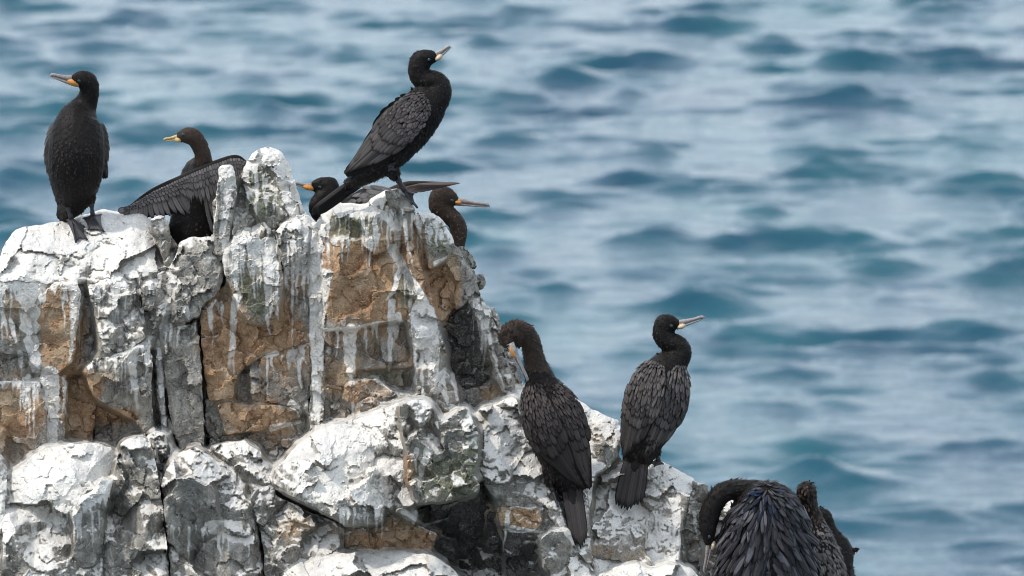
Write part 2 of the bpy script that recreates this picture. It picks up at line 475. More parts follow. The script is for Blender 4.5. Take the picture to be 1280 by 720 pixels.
# spire and the block below it
dr(.9, 12, (282, 210), (285, 250), (276, 300)); dr(.6, 5, (299, 290), (290, 340), (300, 372), (291, 400), (292, 470))
for x, y0, y1, wd in ((281, 300, 350, 6), (305, 296, 345, 5), (318, 300, 372, 6), (326, 302, 360, 4), (333, 300, 385, 7), (339, 300, 396, 6), (347, 330, 400, 4),
                      (296, 300, 350, 6), (312, 300, 345, 5), (366, 330, 430, 4), (358, 330, 360, 5), (372, 326, 380, 4), (380, 322, 372, 5)):
    dr(.62, wd, (x, y0), (x - 1, (y0 + y1) / 2), (x, y1))
dr(.6, 5, (334, 396), (338, 420)); dr(.85, 20, (352, 200), (362, 250), (372, 280)); dr(.85, 15, (320, 190), (340, 192))
dr(.55, 4, (320, 250), (320, 275)); dr(.55, 4, (311, 230), (308, 275)); dr(.5, 4, (333, 245), (332, 275))
# centre column and slabs
dr(.9, 17, (398, 268), (393, 330), (394, 420), (396, 480), (397, 540)); dr(.7, 7, (405, 340), (403, 410), (402, 470))
dr(.6, 5, (412, 340), (408, 385)); dr(.75, 15, (438, 414), (437, 450), (440, 480)); dr(.65, 8, (490, 378), (488, 410), (487, 464)); dr(.45, 8, (498, 395), (494, 425))
dr(.45, 4, (458, 285), (457, 335)); dr(.55, 5, (416, 300), (430, 296), (445, 300), (470, 292)); dr(.8, 13, (402, 262), (425, 256), (455, 258), (480, 243))
dr(.8, 9, (452, 258), (478, 268), (494, 285), (497, 300)); dr(.7, 4, (404, 412), (440, 411), (470, 403), (505, 401))
dr(.8, 9, (490, 310), (505, 335), (525, 365), (540, 390), (548, 420)); dr(.75, 6, (500, 335), (492, 365), (482, 375)); dr(.7, 6, (515, 350), (512, 390))
for x, y1, wd in ((520, 480, 7), (528, 492, 7), (536, 480, 6), (543, 470, 6), (524, 440, 5), (532, 450, 5)): dr(.72, wd, (x - 4, 385), (x - 1, 430), (x, y1))
dr(.55, 4, (506, 275), (510, 310), (517, 335)); dr(.5, 4, (545, 278), (550, 300)); dr(.5, 4, (522, 272), (526, 300), (528, 330)); dr(.55, 6, (545, 330), (560, 320))
dr(.9, 7, (362, 445), (384, 430)); dr(.8, 6, (376, 435), (374, 460), (376, 485)); dr(.55, 6, (345, 442), (320, 448)); dr(.6, 5, (362, 440), (360, 462))
dr(.85, 9, (365, 505), (376, 515)); dr(.8, 7, (340, 535), (375, 528)); dr(.45, 8, (293, 380), (290, 430), (284, 470))
dr(.65, 4, (470, 474), (485, 485), (497, 495)); dr(.55, 5, (604, 380), (612, 420), (622, 460), (632, 490)); dr(.55, 4, (596, 385), (606, 420))
dr(.9, 14, (546, 480), (556, 462)); dr(.85, 8, (552, 478), (560, 505)); dr(.8, 6, (566, 470), (572, 500)); dr(.6, 4, (441, 505), (442, 525))
# lower rocks
dr(.8, 9, (538, 560), (527, 585), (524, 615)); dr(.6, 5, (520, 562), (520, 590)); dr(.9, 6, (472, 630), (470, 665)); dr(.7, 6, (505, 640), (530, 656)); dr(.5, 4, (530, 657), (560, 648))
dr(.9, 14, (268, 660), (300, 655)); dr(.6, 5, (636, 640), (628, 690)); dr(.8, 8, (700, 650), (725, 690)); dr(.5, 4, (700, 600), (712, 650))
dr(.55, 5, (848, 620), (838, 660), (830, 700)); dr(.55, 4, (868, 640), (872, 670)); dr(.7, 7, (640, 661), (672, 664))
_rg = random.Random(4)
for (xa, ya, xb, yb, n, lo, hi) in ((0, 354, 100, 356, 16, 15, 75), (112, 360, 210, 345, 14, 12, 50), (284, 300, 345, 300, 12, 20, 75), (354, 300, 386, 300, 7, 20, 90), (404, 266, 470, 262, 16, 10, 50),
                                    (470, 262, 505, 268, 8, 20, 60), (410, 300, 475, 298, 8, 10, 40), (406, 414, 505, 404, 9, 10, 35), (505, 330, 548, 420, 20, 25, 80), (0, 478, 84, 476, 12, 12, 60), (120, 448, 188, 428, 9, 15, 55),
                                    (205, 410, 250, 405, 6, 15, 45), (255, 385, 300, 372, 5, 30, 80), (515, 268, 562, 300, 8, 15, 40), (585, 380, 615, 390, 8, 25, 80), (320, 452, 384, 434, 7, 12, 40), (20, 640, 125, 640, 14, 20, 70),
                                    (210, 660, 320, 660, 10, 15, 50), (425, 640, 480, 640, 8, 10, 40), (760, 640, 850, 640, 10, 20, 60), (276, 215, 290, 212, 4, 30, 80), (305, 215, 370, 230, 10, 20, 60)):
    for _ in range(int(n * 1.7)):
        u = _rg.random(); x = xa + (xb - xa) * u; y = ya + (yb - ya) * u + _rg.uniform(-6, 4); L = _rg.uniform(lo, hi) * 1.4 * _rg.random() ** .6
        dr(_rg.uniform(.5, .8), _rg.uniform(1.6, 3.6), (x, y), (x + _rg.uniform(-1.5, 1.5), y + L * .5), (x + _rg.uniform(-2.5, 2.5), y + L))
def sp_(k, v, x, y, rx, ry): SPOTS.append((k, x, y, rx, ry, v))
# rust, moss, black patches
sp_('r', .8, 78, 410, 26, 60); sp_('r', .5, 25, 520, 40, 30); sp_('r', .7, 110, 485, 30, 18); sp_('r', .5, 150, 520, 30, 14); sp_('g', -.5, 80, 415, 16, 50)
sp_('r', .6, 450, 340, 60, 35); sp_('r', .5, 455, 380, 60, 25); sp_('r', .7, 345, 425, 40, 22); sp_('r', .5, 270, 430, 22, 50)
sp_('o', .7, 440, 280, 45, 28); sp_('o', .6, 505, 360, 18, 30); sp_('o', .6, 325, 240, 25, 35); sp_('o', .5, 320, 360, 25, 40); sp_('o', .5, 25, 500, 40, 20)
sp_('o', .4, 550, 300, 20, 25); sp_('o', .5, 480, 470, 50, 10); sp_('r', .6, 550, 365, 25, 30); sp_('r', .4, 525, 300, 12, 35)
sp_('d', .6, 20, 410, 14, 26); sp_('d', .5, 570, 425, 30, 40); sp_('d', .5, 585, 476, 22, 12); sp_('d', .3, 575, 385, 16, 12)
sp_('d', .55, 590, 680, 55, 45); sp_('d', .4, 655, 690, 25, 22); sp_('o', .5, 560, 600, 40, 30); sp_('o', .5, 590, 560, 14, 25); sp_('r', .6, 510, 585, 10, 30)
sp_('r', .6, 500, 675, 40, 16); sp_('r', .7, 650, 648, 22, 10); sp_('d', .5, 205, 565, 12, 20); sp_('d', .4, 75, 680, 60, 18); sp_('d', .25, 165, 660, 30, 50)
sp_('d', .35, 270, 625, 30, 20); sp_('d', .35, 240, 690, 30, 30); sp_('d', .3, 280, 690, 40, 25); sp_('r', .3, 375, 660, 40, 20); sp_('d', .3, 365, 665, 18, 15)
sp_('g', -.5, 280, 690, 36, 26); sp_('g', -.3, 255, 635, 30, 25); sp_('g', -.35, 235, 690, 22, 40); sp_('g', -.45, 70, 685, 55, 22); sp_('g', .3, 70, 620, 60, 40)
sp_('g', -.4, 165, 660, 32, 40); sp_('g', .4, 165, 570, 20, 14); sp_('g', .3, 440, 590, 60, 50); sp_('g', -.4, 640, 615, 20, 22); sp_('g', .35, 625, 550, 30, 30)
sp_('r', .5, 735, 545, 30, 12); sp_('g', -.3, 750, 560, 25, 20); sp_('g', -.3, 865, 660, 14, 45); sp_('d', .2, 862, 660, 14, 40); sp_('g', -.2, 790, 690, 50, 20); sp_('r', .25, 770, 690, 50, 20)
sp_('g', -.5, 450, 350, 50, 50); sp_('g', -.4, 320, 250, 14, 26); sp_('g', -.3, 445, 285, 40, 14)

# ------------------------------------------------------------------ the outcrop
outcrop = empty('rock_outcrop', tuple(ray(420, 900, .5)), 'fractured coastal rock streaked white with guano', kind='structure')
def B(poly, Y, **k): SPECS.append((np.array(poly, float), dict(k, Y=Y)))
# mass behind and below the blocks
B([(-120, 340), (20, 325), (100, 318), (180, 318), (212, 345), (262, 340), (300, 330), (318, 235), (346, 230), (368, 300), (410, 290), (480, 270), (520, 290), (568, 340), (604, 420),
   (638, 505), (700, 520), (762, 560), (848, 615), (872, 640), (872, 700), (874, 980), (-120, 980)], .20, ty=.04, R=20, T=420, g=.3, rust=.3, dark=.25, sp=5, name='rock_core', shrink=4, fac=.12)
B([(-120, 640), (-60, 600), (20, 600), (60, 575), (135, 575), (200, 585), (250, 580), (300, 600), (350, 605), (420, 560), (510, 530), (560, 560), (600, 600), (660, 580), (700, 660), (730, 720), (740, 980), (-120, 980)], -.12, ty=.05, R=20, T=300, g=.4, rust=.2, dark=.15, sp=4, name='rock_core', shrink=3, fac=.12)
B([(266, 250), (284, 236), (306, 232), (316, 330), (270, 340)], .13, ty=.1, R=8, g=.6, rust=.1, T=60)
B([(150, 300), (196, 284), (222, 300), (226, 345), (150, 345)], .30, ty=.1, R=8, g=.6, rust=.1, T=60)
# top left mound
B([(-110, 400), (-110, 330), (-50, 320), (0, 322), (8, 300), (20, 288), (40, 283), (80, 276), (108, 268), (128, 262), (150, 265), (172, 261), (184, 272), (196, 286), (203, 300), (213, 332), (180, 346), (140, 351), (108, 354),
   (60, 354), (25, 350), (0, 352), (-60, 370)], .085, ty=.9, R=9, top=(40, 60), T=200, gup=1., g=.76, rust=.1, fac=1.1)
B([(188, 275), (200, 270), (209, 274), (212, 290), (214, 334), (204, 328), (199, 302)], .10, ty=.2, tx=.5, R=8, g=.75, rust=.45, T=120, fac=.6)
B([(-110, 395), (-60, 368), (0, 350), (25, 350), (60, 353), (96, 353), (101, 366), (98, 400), (91, 452), (70, 467), (50, 461), (26, 442), (0, 441), (-110, 460)], .0, ty=.12, R=8, g=.42, rust=.4, drip=(4, 26))
B([(-110, 460), (0, 440), (26, 441), (50, 462), (48, 474), (20, 478), (-110, 480)], .03, ty=.1, R=6, g=.35, rust=.45)
B([(97, 353), (108, 353), (119, 400), (113, 455), (92, 464), (70, 470), (92, 452), (98, 410)], .07, ty=.1, R=5, g=.45, rust=.3)
B([(110, 356), (125, 345), (140, 339), (171, 348), (178, 370), (180, 400), (186, 420), (158, 437), (130, 442), (119, 400)], -.03, ty=.25, R=12, top=(16, 18), g=.62, rust=.15, drip=(8, 20), fac=1.3)
B([(172, 344), (213, 333), (221, 346), (214, 375), (207, 400), (200, 413), (187, 419), (181, 400), (178, 368)], .0, ty=.2, R=7, g=.56, rust=.2, fac=1.4)
B([(176, 358), (190, 352), (194, 372), (190, 388), (180, 386)], -.05, ty=.1, R=5, g=.35, rust=.2, T=60)
B([(195, 384), (207, 378), (206, 392), (196, 404)], -.045, ty=.1, R=5, g=.4, rust=.25, T=60)
B([(107, 458), (118, 448), (160, 437), (188, 421), (191, 450), (191, 490), (193, 536), (183, 547), (168, 526), (140, 512), (118, 496), (108, 478)], -.06, ty=-.1, R=14, g=.42, rust=.12, drip=(0, 22), T=110, shrink=1.2)
B([(83, 474), (106, 472), (109, 480), (119, 500), (115, 558), (78, 566), (82, 500)], .10, ty=.1, R=5, g=.2, rust=.75)
B([(118, 506), (140, 514), (168, 527), (184, 548), (170, 570), (116, 570)], .12, ty=.0, R=5, g=.25, rust=.4, shrink=1.2)
B([(-110, 480), (0, 477), (50, 477), (55, 500), (60, 565), (30, 600), (-110, 610)], -.02, ty=.1, R=8, g=.28, rust=.4, drip=(0, 16))
B([(50, 472), (72, 467), (83, 474), (82, 500), (79, 566), (60, 572), (55, 500)], .0, ty=.1, R=6, g=.6, rust=.2)
B([(193, 424), (201, 420), (204, 450), (206, 490), (213, 565), (203, 558), (199, 505), (195, 470)], -.01, ty=.05, R=4, g=.8, rust=.1, shrink=1.2)
B([(201, 415), (214, 408), (238, 404), (250, 420), (253, 470), (257, 556), (240, 570), (226, 566), (214, 540), (207, 485), (204, 440)], -.03, ty=.1, R=9, g=.22, rust=.12, fac=.7, shrink=1.2)
B([(216, 330), (224, 304), (234, 298), (262, 296), (272, 300), (279, 322), (280, 345), (272, 366), (254, 380), (249, 394), (234, 400), (214, 404), (218, 370)], -.02, ty=.3, R=12, top=(14, 16), g=.30, rust=.1, drip=(0, 8), green=.35)
B([(224, 352), (238, 360), (236, 392), (228, 404), (218, 392), (218, 368)], -.05, ty=.1, R=5, g=.4, rust=.1, dark=.2, T=60)
# spire
B([(274, 209), (282, 206), (291, 207), (296, 232), (292, 262), (288, 292), (280, 322), (268, 318), (268, 280), (271, 250)], .02, ty=.1, R=8, g=.6, rust=.05, drip=(14, 30), T=90)
B([(290, 300), (294, 262), (299, 240), (303, 212), (309, 200), (318, 189), (335, 183), (352, 190), (362, 206), (372, 236), (379, 262), (388, 271), (397, 281), (390, 302), (366, 316), (346, 294), (330, 279), (305, 288)], .06, ty=.35, R=20, top=(18, 20), gup=.8, g=.55, rust=.12, drip=(14, 26), T=110, green=.35, fac=1.3)
B([(277, 326), (289, 296), (305, 287), (330, 277), (343, 292), (351, 322), (353, 360), (347, 395), (335, 407), (312, 405), (300, 386), (286, 352)], -.05, ty=.25, R=10, top=(16, 16), g=.22, rust=.3, drip=(6, 22), green=.4, gup=.5)
B([(343, 290), (358, 277), (372, 271), (386, 286), (382, 318), (366, 326), (353, 333), (350, 312)], -.03, ty=.3, R=7, top=(12, 10), g=.5, rust=.15, drip=(8, 18))
B([(354, 332), (368, 327), (383, 319), (387, 340), (386, 380), (386, 426), (366, 432), (361, 400), (353, 362)], .02, ty=.05, R=5, g=.4, rust=.5, drip=(8, 20))
B([(251, 384), (262, 370), (280, 358), (287, 356), (300, 388), (312, 406), (335, 408), (349, 397), (355, 372), (362, 400), (366, 432), (345, 440), (318, 449), (310, 456), (297, 468), (290, 498), (262, 500), (257, 470), (252, 430)], .0, ty=.1, R=8, g=.2, rust=.8, fac=.8)
B([(312, 455), (320, 449), (345, 441), (372, 429), (386, 430), (389, 470), (386, 500), (370, 508), (345, 504), (316, 500), (313, 476)], .0, ty=.15, R=8, g=.32, rust=.65, fac=1.1)
B([(296, 470), (313, 458), (315, 500), (300, 505), (294, 490)], .05, ty=.1, R=4, g=.2, rust=.1, dark=.3)
B([(272, 508), (284, 501), (300, 506), (345, 506), (368, 510), (376, 520), (345, 533), (300, 541), (282, 542)], -.01, ty=.1, R=7, g=.22, rust=.7)
B([(256, 500), (276, 499), (274, 512), (281, 542), (270, 548), (258, 540)], .02, ty=.1, R=5, g=.35, rust=.1)
B([(262, 548), (300, 542), (345, 534), (380, 521), (388, 545), (370, 575), (300, 580), (260, 570)], .03, ty=.2, R=6, g=.35, rust=.55, gup=1.2)
B([(347, 476), (360, 470), (372, 476), (370, 492), (352, 494)], .06, ty=0, R=3, g=.1, rust=.3, dark=.5, T=40)
B([(388, 300), (392, 284), (402, 270), (404, 300), (404, 400), (405, 480), (404, 545), (388, 550), (387, 500), (390, 460), (387, 420)], -.02, ty=.06, R=6, g=.85, rust=.15, fac=.8)
# big slabs in the middle
B([(401, 300), (400, 266), (408, 255), (418, 251), (440, 255), (455, 256), (470, 245), (482, 238), (498, 236), (507, 244), (503, 262), (505, 300), (512, 335), (521, 370), (508, 400), (470, 402), (440, 411), (405, 412), (404, 350)],
  -.03, ty=.22, R=9, top=(20, 42), g=.28, rust=.55, drip=(12, 14), green=.2, T=150,
  relief=lambda x, y: -5 * sst(296, 299, y + 4 * vnoise(x / 20, y / 20, 3)) * sst(405, 412, x) + 4 * sst(350, 353, y + .15 * (x - 450)) * 0)
B([(405, 413), (440, 412), (470, 404), (507, 402), (519, 440), (523, 470), (515, 479), (480, 484), (455, 471), (432, 481), (405, 480)], -.01, ty=.08, R=8, g=.25, rust=.7, green=.25,
  relief=lambda x, y: 15 * sst(461, 466, y + .05 * (x - 450)) * sst(440, 450, x))
B([(503, 262), (512, 262), (514, 300), (531, 350), (546, 395), (557, 440), (554, 462), (546, 478), (538, 496), (522, 496), (521, 468), (517, 440), (509, 402), (522, 370), (512, 335), (506, 300)], -.06, tx=.35, ty=.1, R=8, g=.5, rust=.3, green=.35, fac=1.2)
B([(507, 280), (520, 283), (527, 300), (531, 332), (522, 342), (512, 316)], .03, tx=.3, ty=.1, R=6, g=.2, rust=.75, fac=.6)
B([(480, 239), (498, 236), (508, 242), (520, 262), (512, 264), (500, 262), (488, 252)], -.05, ty=.6, R=7, g=.45, rust=.15, T=90)
B([(512, 263), (540, 266), (556, 278), (564, 292), (567, 306), (556, 325), (536, 335), (529, 302), (519, 282)], .02, tx=.3, ty=.25, R=10, top=(14, 14), g=.42, rust=.1, green=.4, drip=(2, 18))
B([(523, 342), (536, 337), (560, 327), (571, 345), (568, 384), (552, 402), (544, 392), (532, 362)], .08, tx=.3, ty=.1, R=7, g=.22, rust=.95)
B([(556, 326), (567, 304), (574, 312), (584, 330), (594, 342), (600, 372), (585, 377), (569, 386), (570, 350)], .09, tx=.5, ty=.2, R=9, g=.38, rust=.25)
B([(571, 309), (579, 307), (590, 318), (596, 334), (586, 334), (578, 326)], .14, tx=.4, ty=.2, R=6, g=.2, rust=.1, dark=.15, T=60)
B([(588, 344), (602, 342), (607, 350), (606, 358), (592, 362)], .16, tx=.3, ty=.1, R=5, g=.2, rust=.1, dark=.1, T=50)
B([(550, 404), (567, 387), (585, 379), (598, 402), (611, 436), (615, 455), (602, 466), (568, 470), (558, 442)], .11, tx=.2, ty=-.1, R=8, g=.2, rust=.25, dark=.5, fac=1.5)
B([(562, 472), (602, 466), (612, 470), (606, 480), (575, 488), (566, 480)], .12, tx=.2, ty=0, R=5, g=.2, rust=.1, dark=.6)
B([(585, 376), (600, 371), (612, 386), (621, 410), (630, 440), (642, 484), (634, 498), (624, 482), (615, 452), (600, 402)], .08, tx=.3, ty=.15, R=6, g=.55, rust=.2, fac=1.3)
B([(611, 384), (617, 384), (624, 398), (632, 420), (644, 450), (654, 484), (642, 492), (630, 440)], .16, tx=.5, ty=.1, R=6, g=.35, rust=.15, green=.4, fac=1.3)
B([(572, 489), (606, 482), (622, 480), (632, 502), (606, 515), (576, 512)], .10, ty=.4, R=6, g=.3, rust=.75)
B([(545, 480), (555, 464), (562, 470), (570, 486), (576, 510), (568, 526), (546, 505), (538, 494)], -.05, tx=.3, ty=.2, R=7, g=.62, rust=.2, green=.3)
B([(404, 482), (430, 482), (428, 500), (436, 512), (440, 530), (405, 545)], -.02, ty=.1, R=6, g=.2, rust=.7)
B([(432, 483), (452, 474), (470, 473), (484, 483), (498, 496), (482, 502), (460, 497), (440, 506), (428, 498)], -.07, ty=.2, R=6, g=.22, rust=.65, green=.2)
B([(446, 510), (452, 500), (462, 496), (474, 502), (478, 510), (464, 516), (448, 517)], -.10, ty=.2, R=6, g=.2, rust=.75)
B([(436, 530), (470, 514), (500, 502), (522, 490), (540, 496), (520, 512), (480, 530), (440, 545)], -.08, ty=.5, R=6, g=.3, rust=.55)
# lower apron of white boulders
B([(-110, 640), (-90, 590), (-30, 575), (0, 570), (10, 582), (7, 622), (3, 690), (-4, 840), (-110, 840)], -.36, ty=.3, R=16, top=(30, 34), gup=1., g=.85, rust=.1)
B([(4, 622), (14, 592), (40, 570), (60, 560), (95, 554), (125, 555), (139, 559), (145, 575), (141, 600), (131, 640), (129, 700), (126, 840), (2, 840)], -.40, ty=.28, R=16, top=(46, 50), gup=1., g=.72, rust=.05, drip=(62, 22), fac=1.4)
B([(141, 612), (147, 575), (152, 556), (166, 547), (180, 548), (189, 560), (196, 592), (202, 640), (209, 700), (212, 840), (128, 840), (131, 700), (133, 640)], -.42, ty=.22, R=16, top=(30, 30), gup=1., g=.52, rust=.15, fac=1.6, shrink=-1.5)
B([(183, 547), (195, 537), (206, 543), (212, 560), (220, 578), (208, 588), (193, 584)], -.20, ty=.15, R=6, top=(10, 12), gup=1., g=.55, rust=.05, dark=.35, T=90)
B([(196, 592), (205, 590), (216, 700), (222, 840), (204, 840), (200, 660)], -.22, ty=.1, R=6, gup=1., g=.35, rust=.1, dark=.3, T=100, shrink=1.2)
B([(200, 604), (208, 582), (226, 563), (245, 557), (262, 568), (290, 590), (309, 622), (322, 660), (327, 720), (335, 840), (218, 840), (213, 720), (206, 650)], -.46, ty=.25, R=18, top=(40, 40), gup=1., g=.54, rust=.05, fac=1.7, shrink=1.2)
B([(264, 560), (280, 553), (308, 552), (324, 564), (340, 590), (337, 606), (322, 606), (300, 590), (278, 574)], -.30, ty=.5, R=10, top=(20, 20), gup=1., g=.78, rust=.05, T=120, fac=1.3)
B([(309, 614), (324, 607), (340, 598), (346, 618), (390, 640), (422, 652), (428, 690), (390, 706), (360, 740), (350, 840), (336, 840), (328, 680)], -.40, ty=.3, R=10, gup=1., g=.58, rust=.2, fac=1.5, shrink=1.2)
B([(341, 602), (345, 586), (370, 560), (398, 536), (428, 528), (448, 524), (470, 514), (500, 504), (512, 520), (510, 560), (506, 595), (522, 640), (518, 656), (496, 640), (482, 632), (474, 655), (432, 656), (415, 645), (390, 632), (358, 616)], -.44, ty=.55, R=14, top=(40, 36), gup=1., g=.80, rust=.08, fac=1.3)
B([(428, 656), (474, 656), (484, 634), (504, 646), (522, 656), (546, 668), (538, 694), (486, 696), (430, 694)], -.34, ty=-.2, R=6, gup=1., g=.38, rust=.6, green=.2, fac=1.2)
B([(340, 840), (352, 722), (372, 704), (394, 698), (430, 691), (470, 692), (505, 689), (540, 694), (560, 706), (578, 724), (590, 840)], -.60, ty=.5, R=16, top=(30, 36), gup=1., g=.76, rust=.05, fac=1.2)
B([(498, 508), (514, 500), (532, 500), (545, 518), (560, 552), (578, 572), (590, 592), (601, 606), (590, 618), (560, 626), (522, 628), (510, 602), (508, 560)], -.48, ty=.25, tx=.05, R=14, gup=1., g=.40, rust=.3, green=.4, fac=1.7)
B([(548, 532), (568, 516), (582, 508), (592, 522), (601, 550), (597, 575), (589, 602), (576, 580), (562, 568), (551, 556)], -.50, ty=.3, tx=.15, R=9, gup=1., g=.5, rust=.3, green=.4, fac=1.3, T=110, shrink=1.2)
B([(514, 640), (560, 624), (604, 604), (622, 625), (632, 650), (640, 720), (640, 840), (570, 840), (560, 706), (544, 690)], -.27, ty=-.25, R=8, gup=1., g=.32, rust=.1, dark=.55, fac=1.9)
B([(590, 530), (600, 512), (622, 504), (642, 496), (656, 516), (668, 560), (690, 608), (706, 650), (722, 690), (745, 730), (760, 840), (690, 840), (688, 715), (676, 690), (678, 656), (672, 633), (650, 634), (625, 632), (606, 606), (597, 575)], -.36, ty=.7, tx=.35, R=12, gup=1., g=.62, rust=.1, fac=1.7)
B([(622, 634), (650, 634), (672, 634), (679, 652), (664, 666), (640, 660), (626, 656)], -.40, ty=.1, R=7, gup=1., g=.22, rust=.7)
B([(628, 660), (650, 665), (676, 664), (677, 694), (664, 714), (688, 726), (690, 840), (632, 840), (634, 714)], -.35, ty=-.1, R=6, gup=1., g=.45, rust=.15, dark=.4, fac=1.6)
# right shoulder
B([(640, 488), (664, 482), (700, 485), (720, 497), (745, 514), (773, 527), (777, 558), (764, 582), (744, 594), (735, 640), (742, 715), (716, 680), (690, 606), (668, 556), (654, 514)], -.12, ty=.9, R=12, top=(20, 25), gup=1., g=.74, rust=.1, fac=1.3)
B([(742, 556), (756, 551), (768, 562), (764, 579), (749, 582)], -.14, ty=.2, R=8, gup=1., g=.35, rust=.15, dark=.1, T=70)
B([(730, 616), (746, 594), (770, 581), (800, 576), (828, 577), (848, 588), (868, 599), (862, 625), (852, 660), (846, 712), (836, 740), (838, 840), (750, 840), (742, 705), (732, 655)], -.22, ty=.75, R=12, top=(24, 26), gup=1., g=.70, rust=.2, fac=1.2)
B([(866, 600), (886, 607), (884, 640), (874, 690), (876, 840), (840, 840), (848, 712), (855, 662), (863, 625)], -.17, tx=.6, ty=.1, R=9, gup=1., g=.4, rust=.2, green=.4, fac=1.1)
B([(742, 840), (744, 722), (760, 712), (778, 707), (796, 703), (815, 713), (834, 706), (852, 705), (868, 714), (876, 728), (880, 840)], -.50, ty=.7, R=12, top=(24, 24), gup=1., g=.98, rust=.05)
B([(876, 660), (884, 632), (900, 620), (918, 626), (930, 650), (934, 740), (930, 830), (874, 830)], .06, ty=.3, R=10, gup=1., g=.6, rust=.35, T=120)
B([(870, 800), (900, 786), (950, 792), (1010, 786), (1060, 790), (1110, 810), (1130, 900), (860, 900)], -.30, ty=2.2, R=14, top=(20, 30), gup=1., g=.8, rust=.1, T=300)
B([(850, 840), (1140, 850), (1160, 1100), (840, 1100)], -.25, ty=.4, R=20, gup=1., g=.4, rust=.2, T=320, sp=5)
B([(-130, 820), (880, 820), (900, 1100), (-130, 1100)], -.45, ty=.5, R=20, gup=1., g=.4, rust=.2, T=400, sp=6)
# ledge behind the crest for the birds there
B([(370, 420), (440, 400), (520, 395), (556, 410), (590, 470), (590, 560), (370, 560)], .75, ty=.8, R=12, g=.8, rust=.1, T=200, sp=4)
B([(140, 360), (200, 335), (262, 335), (280, 420), (140, 430)], .55, ty=.8, R=12, g=.8, rust=.1, T=160, sp=4)

for _p, _k in SPECS:
    _k = dict(_k); block(outcrop, _p, _k.pop('Y'), **_k)

CRACKS = [((191, 440), (192, 500), (198, 538)), ((207, 490), (215, 520), (228, 562)), ((250, 402), (256, 470), (257, 556)), ((118, 515), (115, 558)), ((345, 286), (351, 302)), ((350, 332), (357, 336)),
          ((199, 585), (206, 640), (214, 730)), ((326, 655), (336, 730)), ((346, 618), (395, 641), (430, 655)), ((556, 556), (592, 604)), ((235, 402), (253, 390)), ((312, 407), (335, 409)), ((390, 465), (392, 520)),
          ((279, 330), (276, 360)), ((184, 546), (192, 585)), ((100, 360), (108, 390)), ((180, 360), (182, 385)), ((516, 640), (560, 626), (602, 606)), ((300, 548), (262, 552)), ((742, 700), (750, 720))]
def snug_mass():
    """the stone between and behind the blocks: follows their faces a finger's depth back, so joints are shallow except along open cracks"""
    st = 2.2; x0, y0 = -112., 170.; nx, ny = int((900 - x0) / st), int((845 - y0) / st)
    W = np.zeros((ny, nx)); S = np.zeros((ny, nx))
    ax = np.concatenate([a[0] for a in SURF]); ay = np.concatenate([a[1] for a in SURF]); aY = np.concatenate([a[2] for a in SURF])
    ok = aY < .40; ax, ay, aY = ax[ok], ay[ok], aY[ok]
    ix = np.clip(((ax - x0) / st).round().astype(int), 0, nx - 1); iy = np.clip(((ay - y0) / st).round().astype(int), 0, ny - 1)
    # nearest-surface per cell, then gentle spreading into the joints
    M = np.full((ny, nx), 9.); np.minimum.at(M, (iy, ix), aY)
    has = M < 8
    W = has.astype(float); S = np.where(has, M, 0)
    def blur(A, n):
        for _ in range(int(n * 1.7)):
            B_ = np.pad(A, 1, mode='edge'); A = (B_[1:-1, :-2] + 2 * A + B_[1:-1, 2:]) / 4
            B_ = np.pad(A, 1, mode='edge'); A = (B_[:-2, 1:-1] + 2 * A + B_[2:, 1:-1]) / 4
        return A
    Wb, Sb = blur(W, 3), blur(S, 3)
    Yg = np.where(Wb > 1e-4, Sb / np.maximum(Wb, 1e-6), 0); W2, S2 = blur(W, 14), blur(S, 14); Yg = np.where(Wb > .02, Yg, S2 / np.maximum(W2, 1e-6))
    def dil(m, n):
        for _ in range(int(n * 1.7)):
            q = np.pad(m, 1); m = q[1:-1, 1:-1] | q[:-2, 1:-1] | q[2:, 1:-1] | q[1:-1, :-2] | q[1:-1, 2:]
        return m
    mask = ~dil(~dil(has, 4), 6)
    gy, gx = np.mgrid[0:ny, 0:nx]; GX = x0 + gx * st; GY = y0 + gy * st
    off = 5.0 + 3.0 * fbm(GX / 16, GY / 16, 77, 4) + facet(GX, GY, 14, 78, .3, .1)
    for pl in CRACKS:
        dd = np.full(GX.shape, 1e9)
        for a, b_ in zip(pl[:-1], pl[1:]): dd = np.minimum(dd, seg_d(GX + 2 * vnoise(GX / 9, GY / 9, 4), GY, *a, *b_)[0])
        off = off + 34 * np.clip(1.6 - dd / 3.2, 0, 1)
    Yg = Yg + off / PXM
    idx = -np.ones((ny, nx), int); sel = mask; idx[sel] = np.arange(sel.sum()); n = int(sel.sum())
    fx, fy, fY = GX[sel], GY[sel], Yg[sel]
    F = []
    a, b_, c, d = idx[:-1, :-1], idx[:-1, 1:], idx[1:, 1:], idx[1:, :-1]
    full = (a >= 0) & (b_ >= 0) & (c >= 0) & (d >= 0)
    F = np.stack([a[full], d[full], c[full], b_[full]], 1).tolist()
    # skirt running back from the rim
    from collections import Counter
    E = Counter()
    for q in F:
        for u in range(4): E[(q[u], q[(u + 1) % 4])] += 1
    rim = [e for e in E if (e[1], e[0]) not in E]
    vs_ = sorted({v for e in rim for v in e}); mp = {v: n + i for i, v in enumerate(vs_)}
    bx = fx[vs_]; by = fy[vs_] + 6; bY = fY[vs_] + .35
    for (u, v) in rim: F.append([v, u, mp[u], mp[v]])
    fx, fy, fY = np.r_[fx, bx], np.r_[fy, by], np.r_[fY, bY]
    V = ray(fx, fy, fY)
    o = mesh_obj('rock_core', V, F, ROCK, outcrop, outcrop.location[:], smooth=False)
    nv = np.empty(len(V) * 3); o.data.vertices.foreach_get('normal', nv); nv = nv.reshape(-1, 3)
    paint(o, fx, fy, nv, np.array([-9999.]), np.array([0.]), 5, .3, .3, .12, .15, (0, 0), .6)
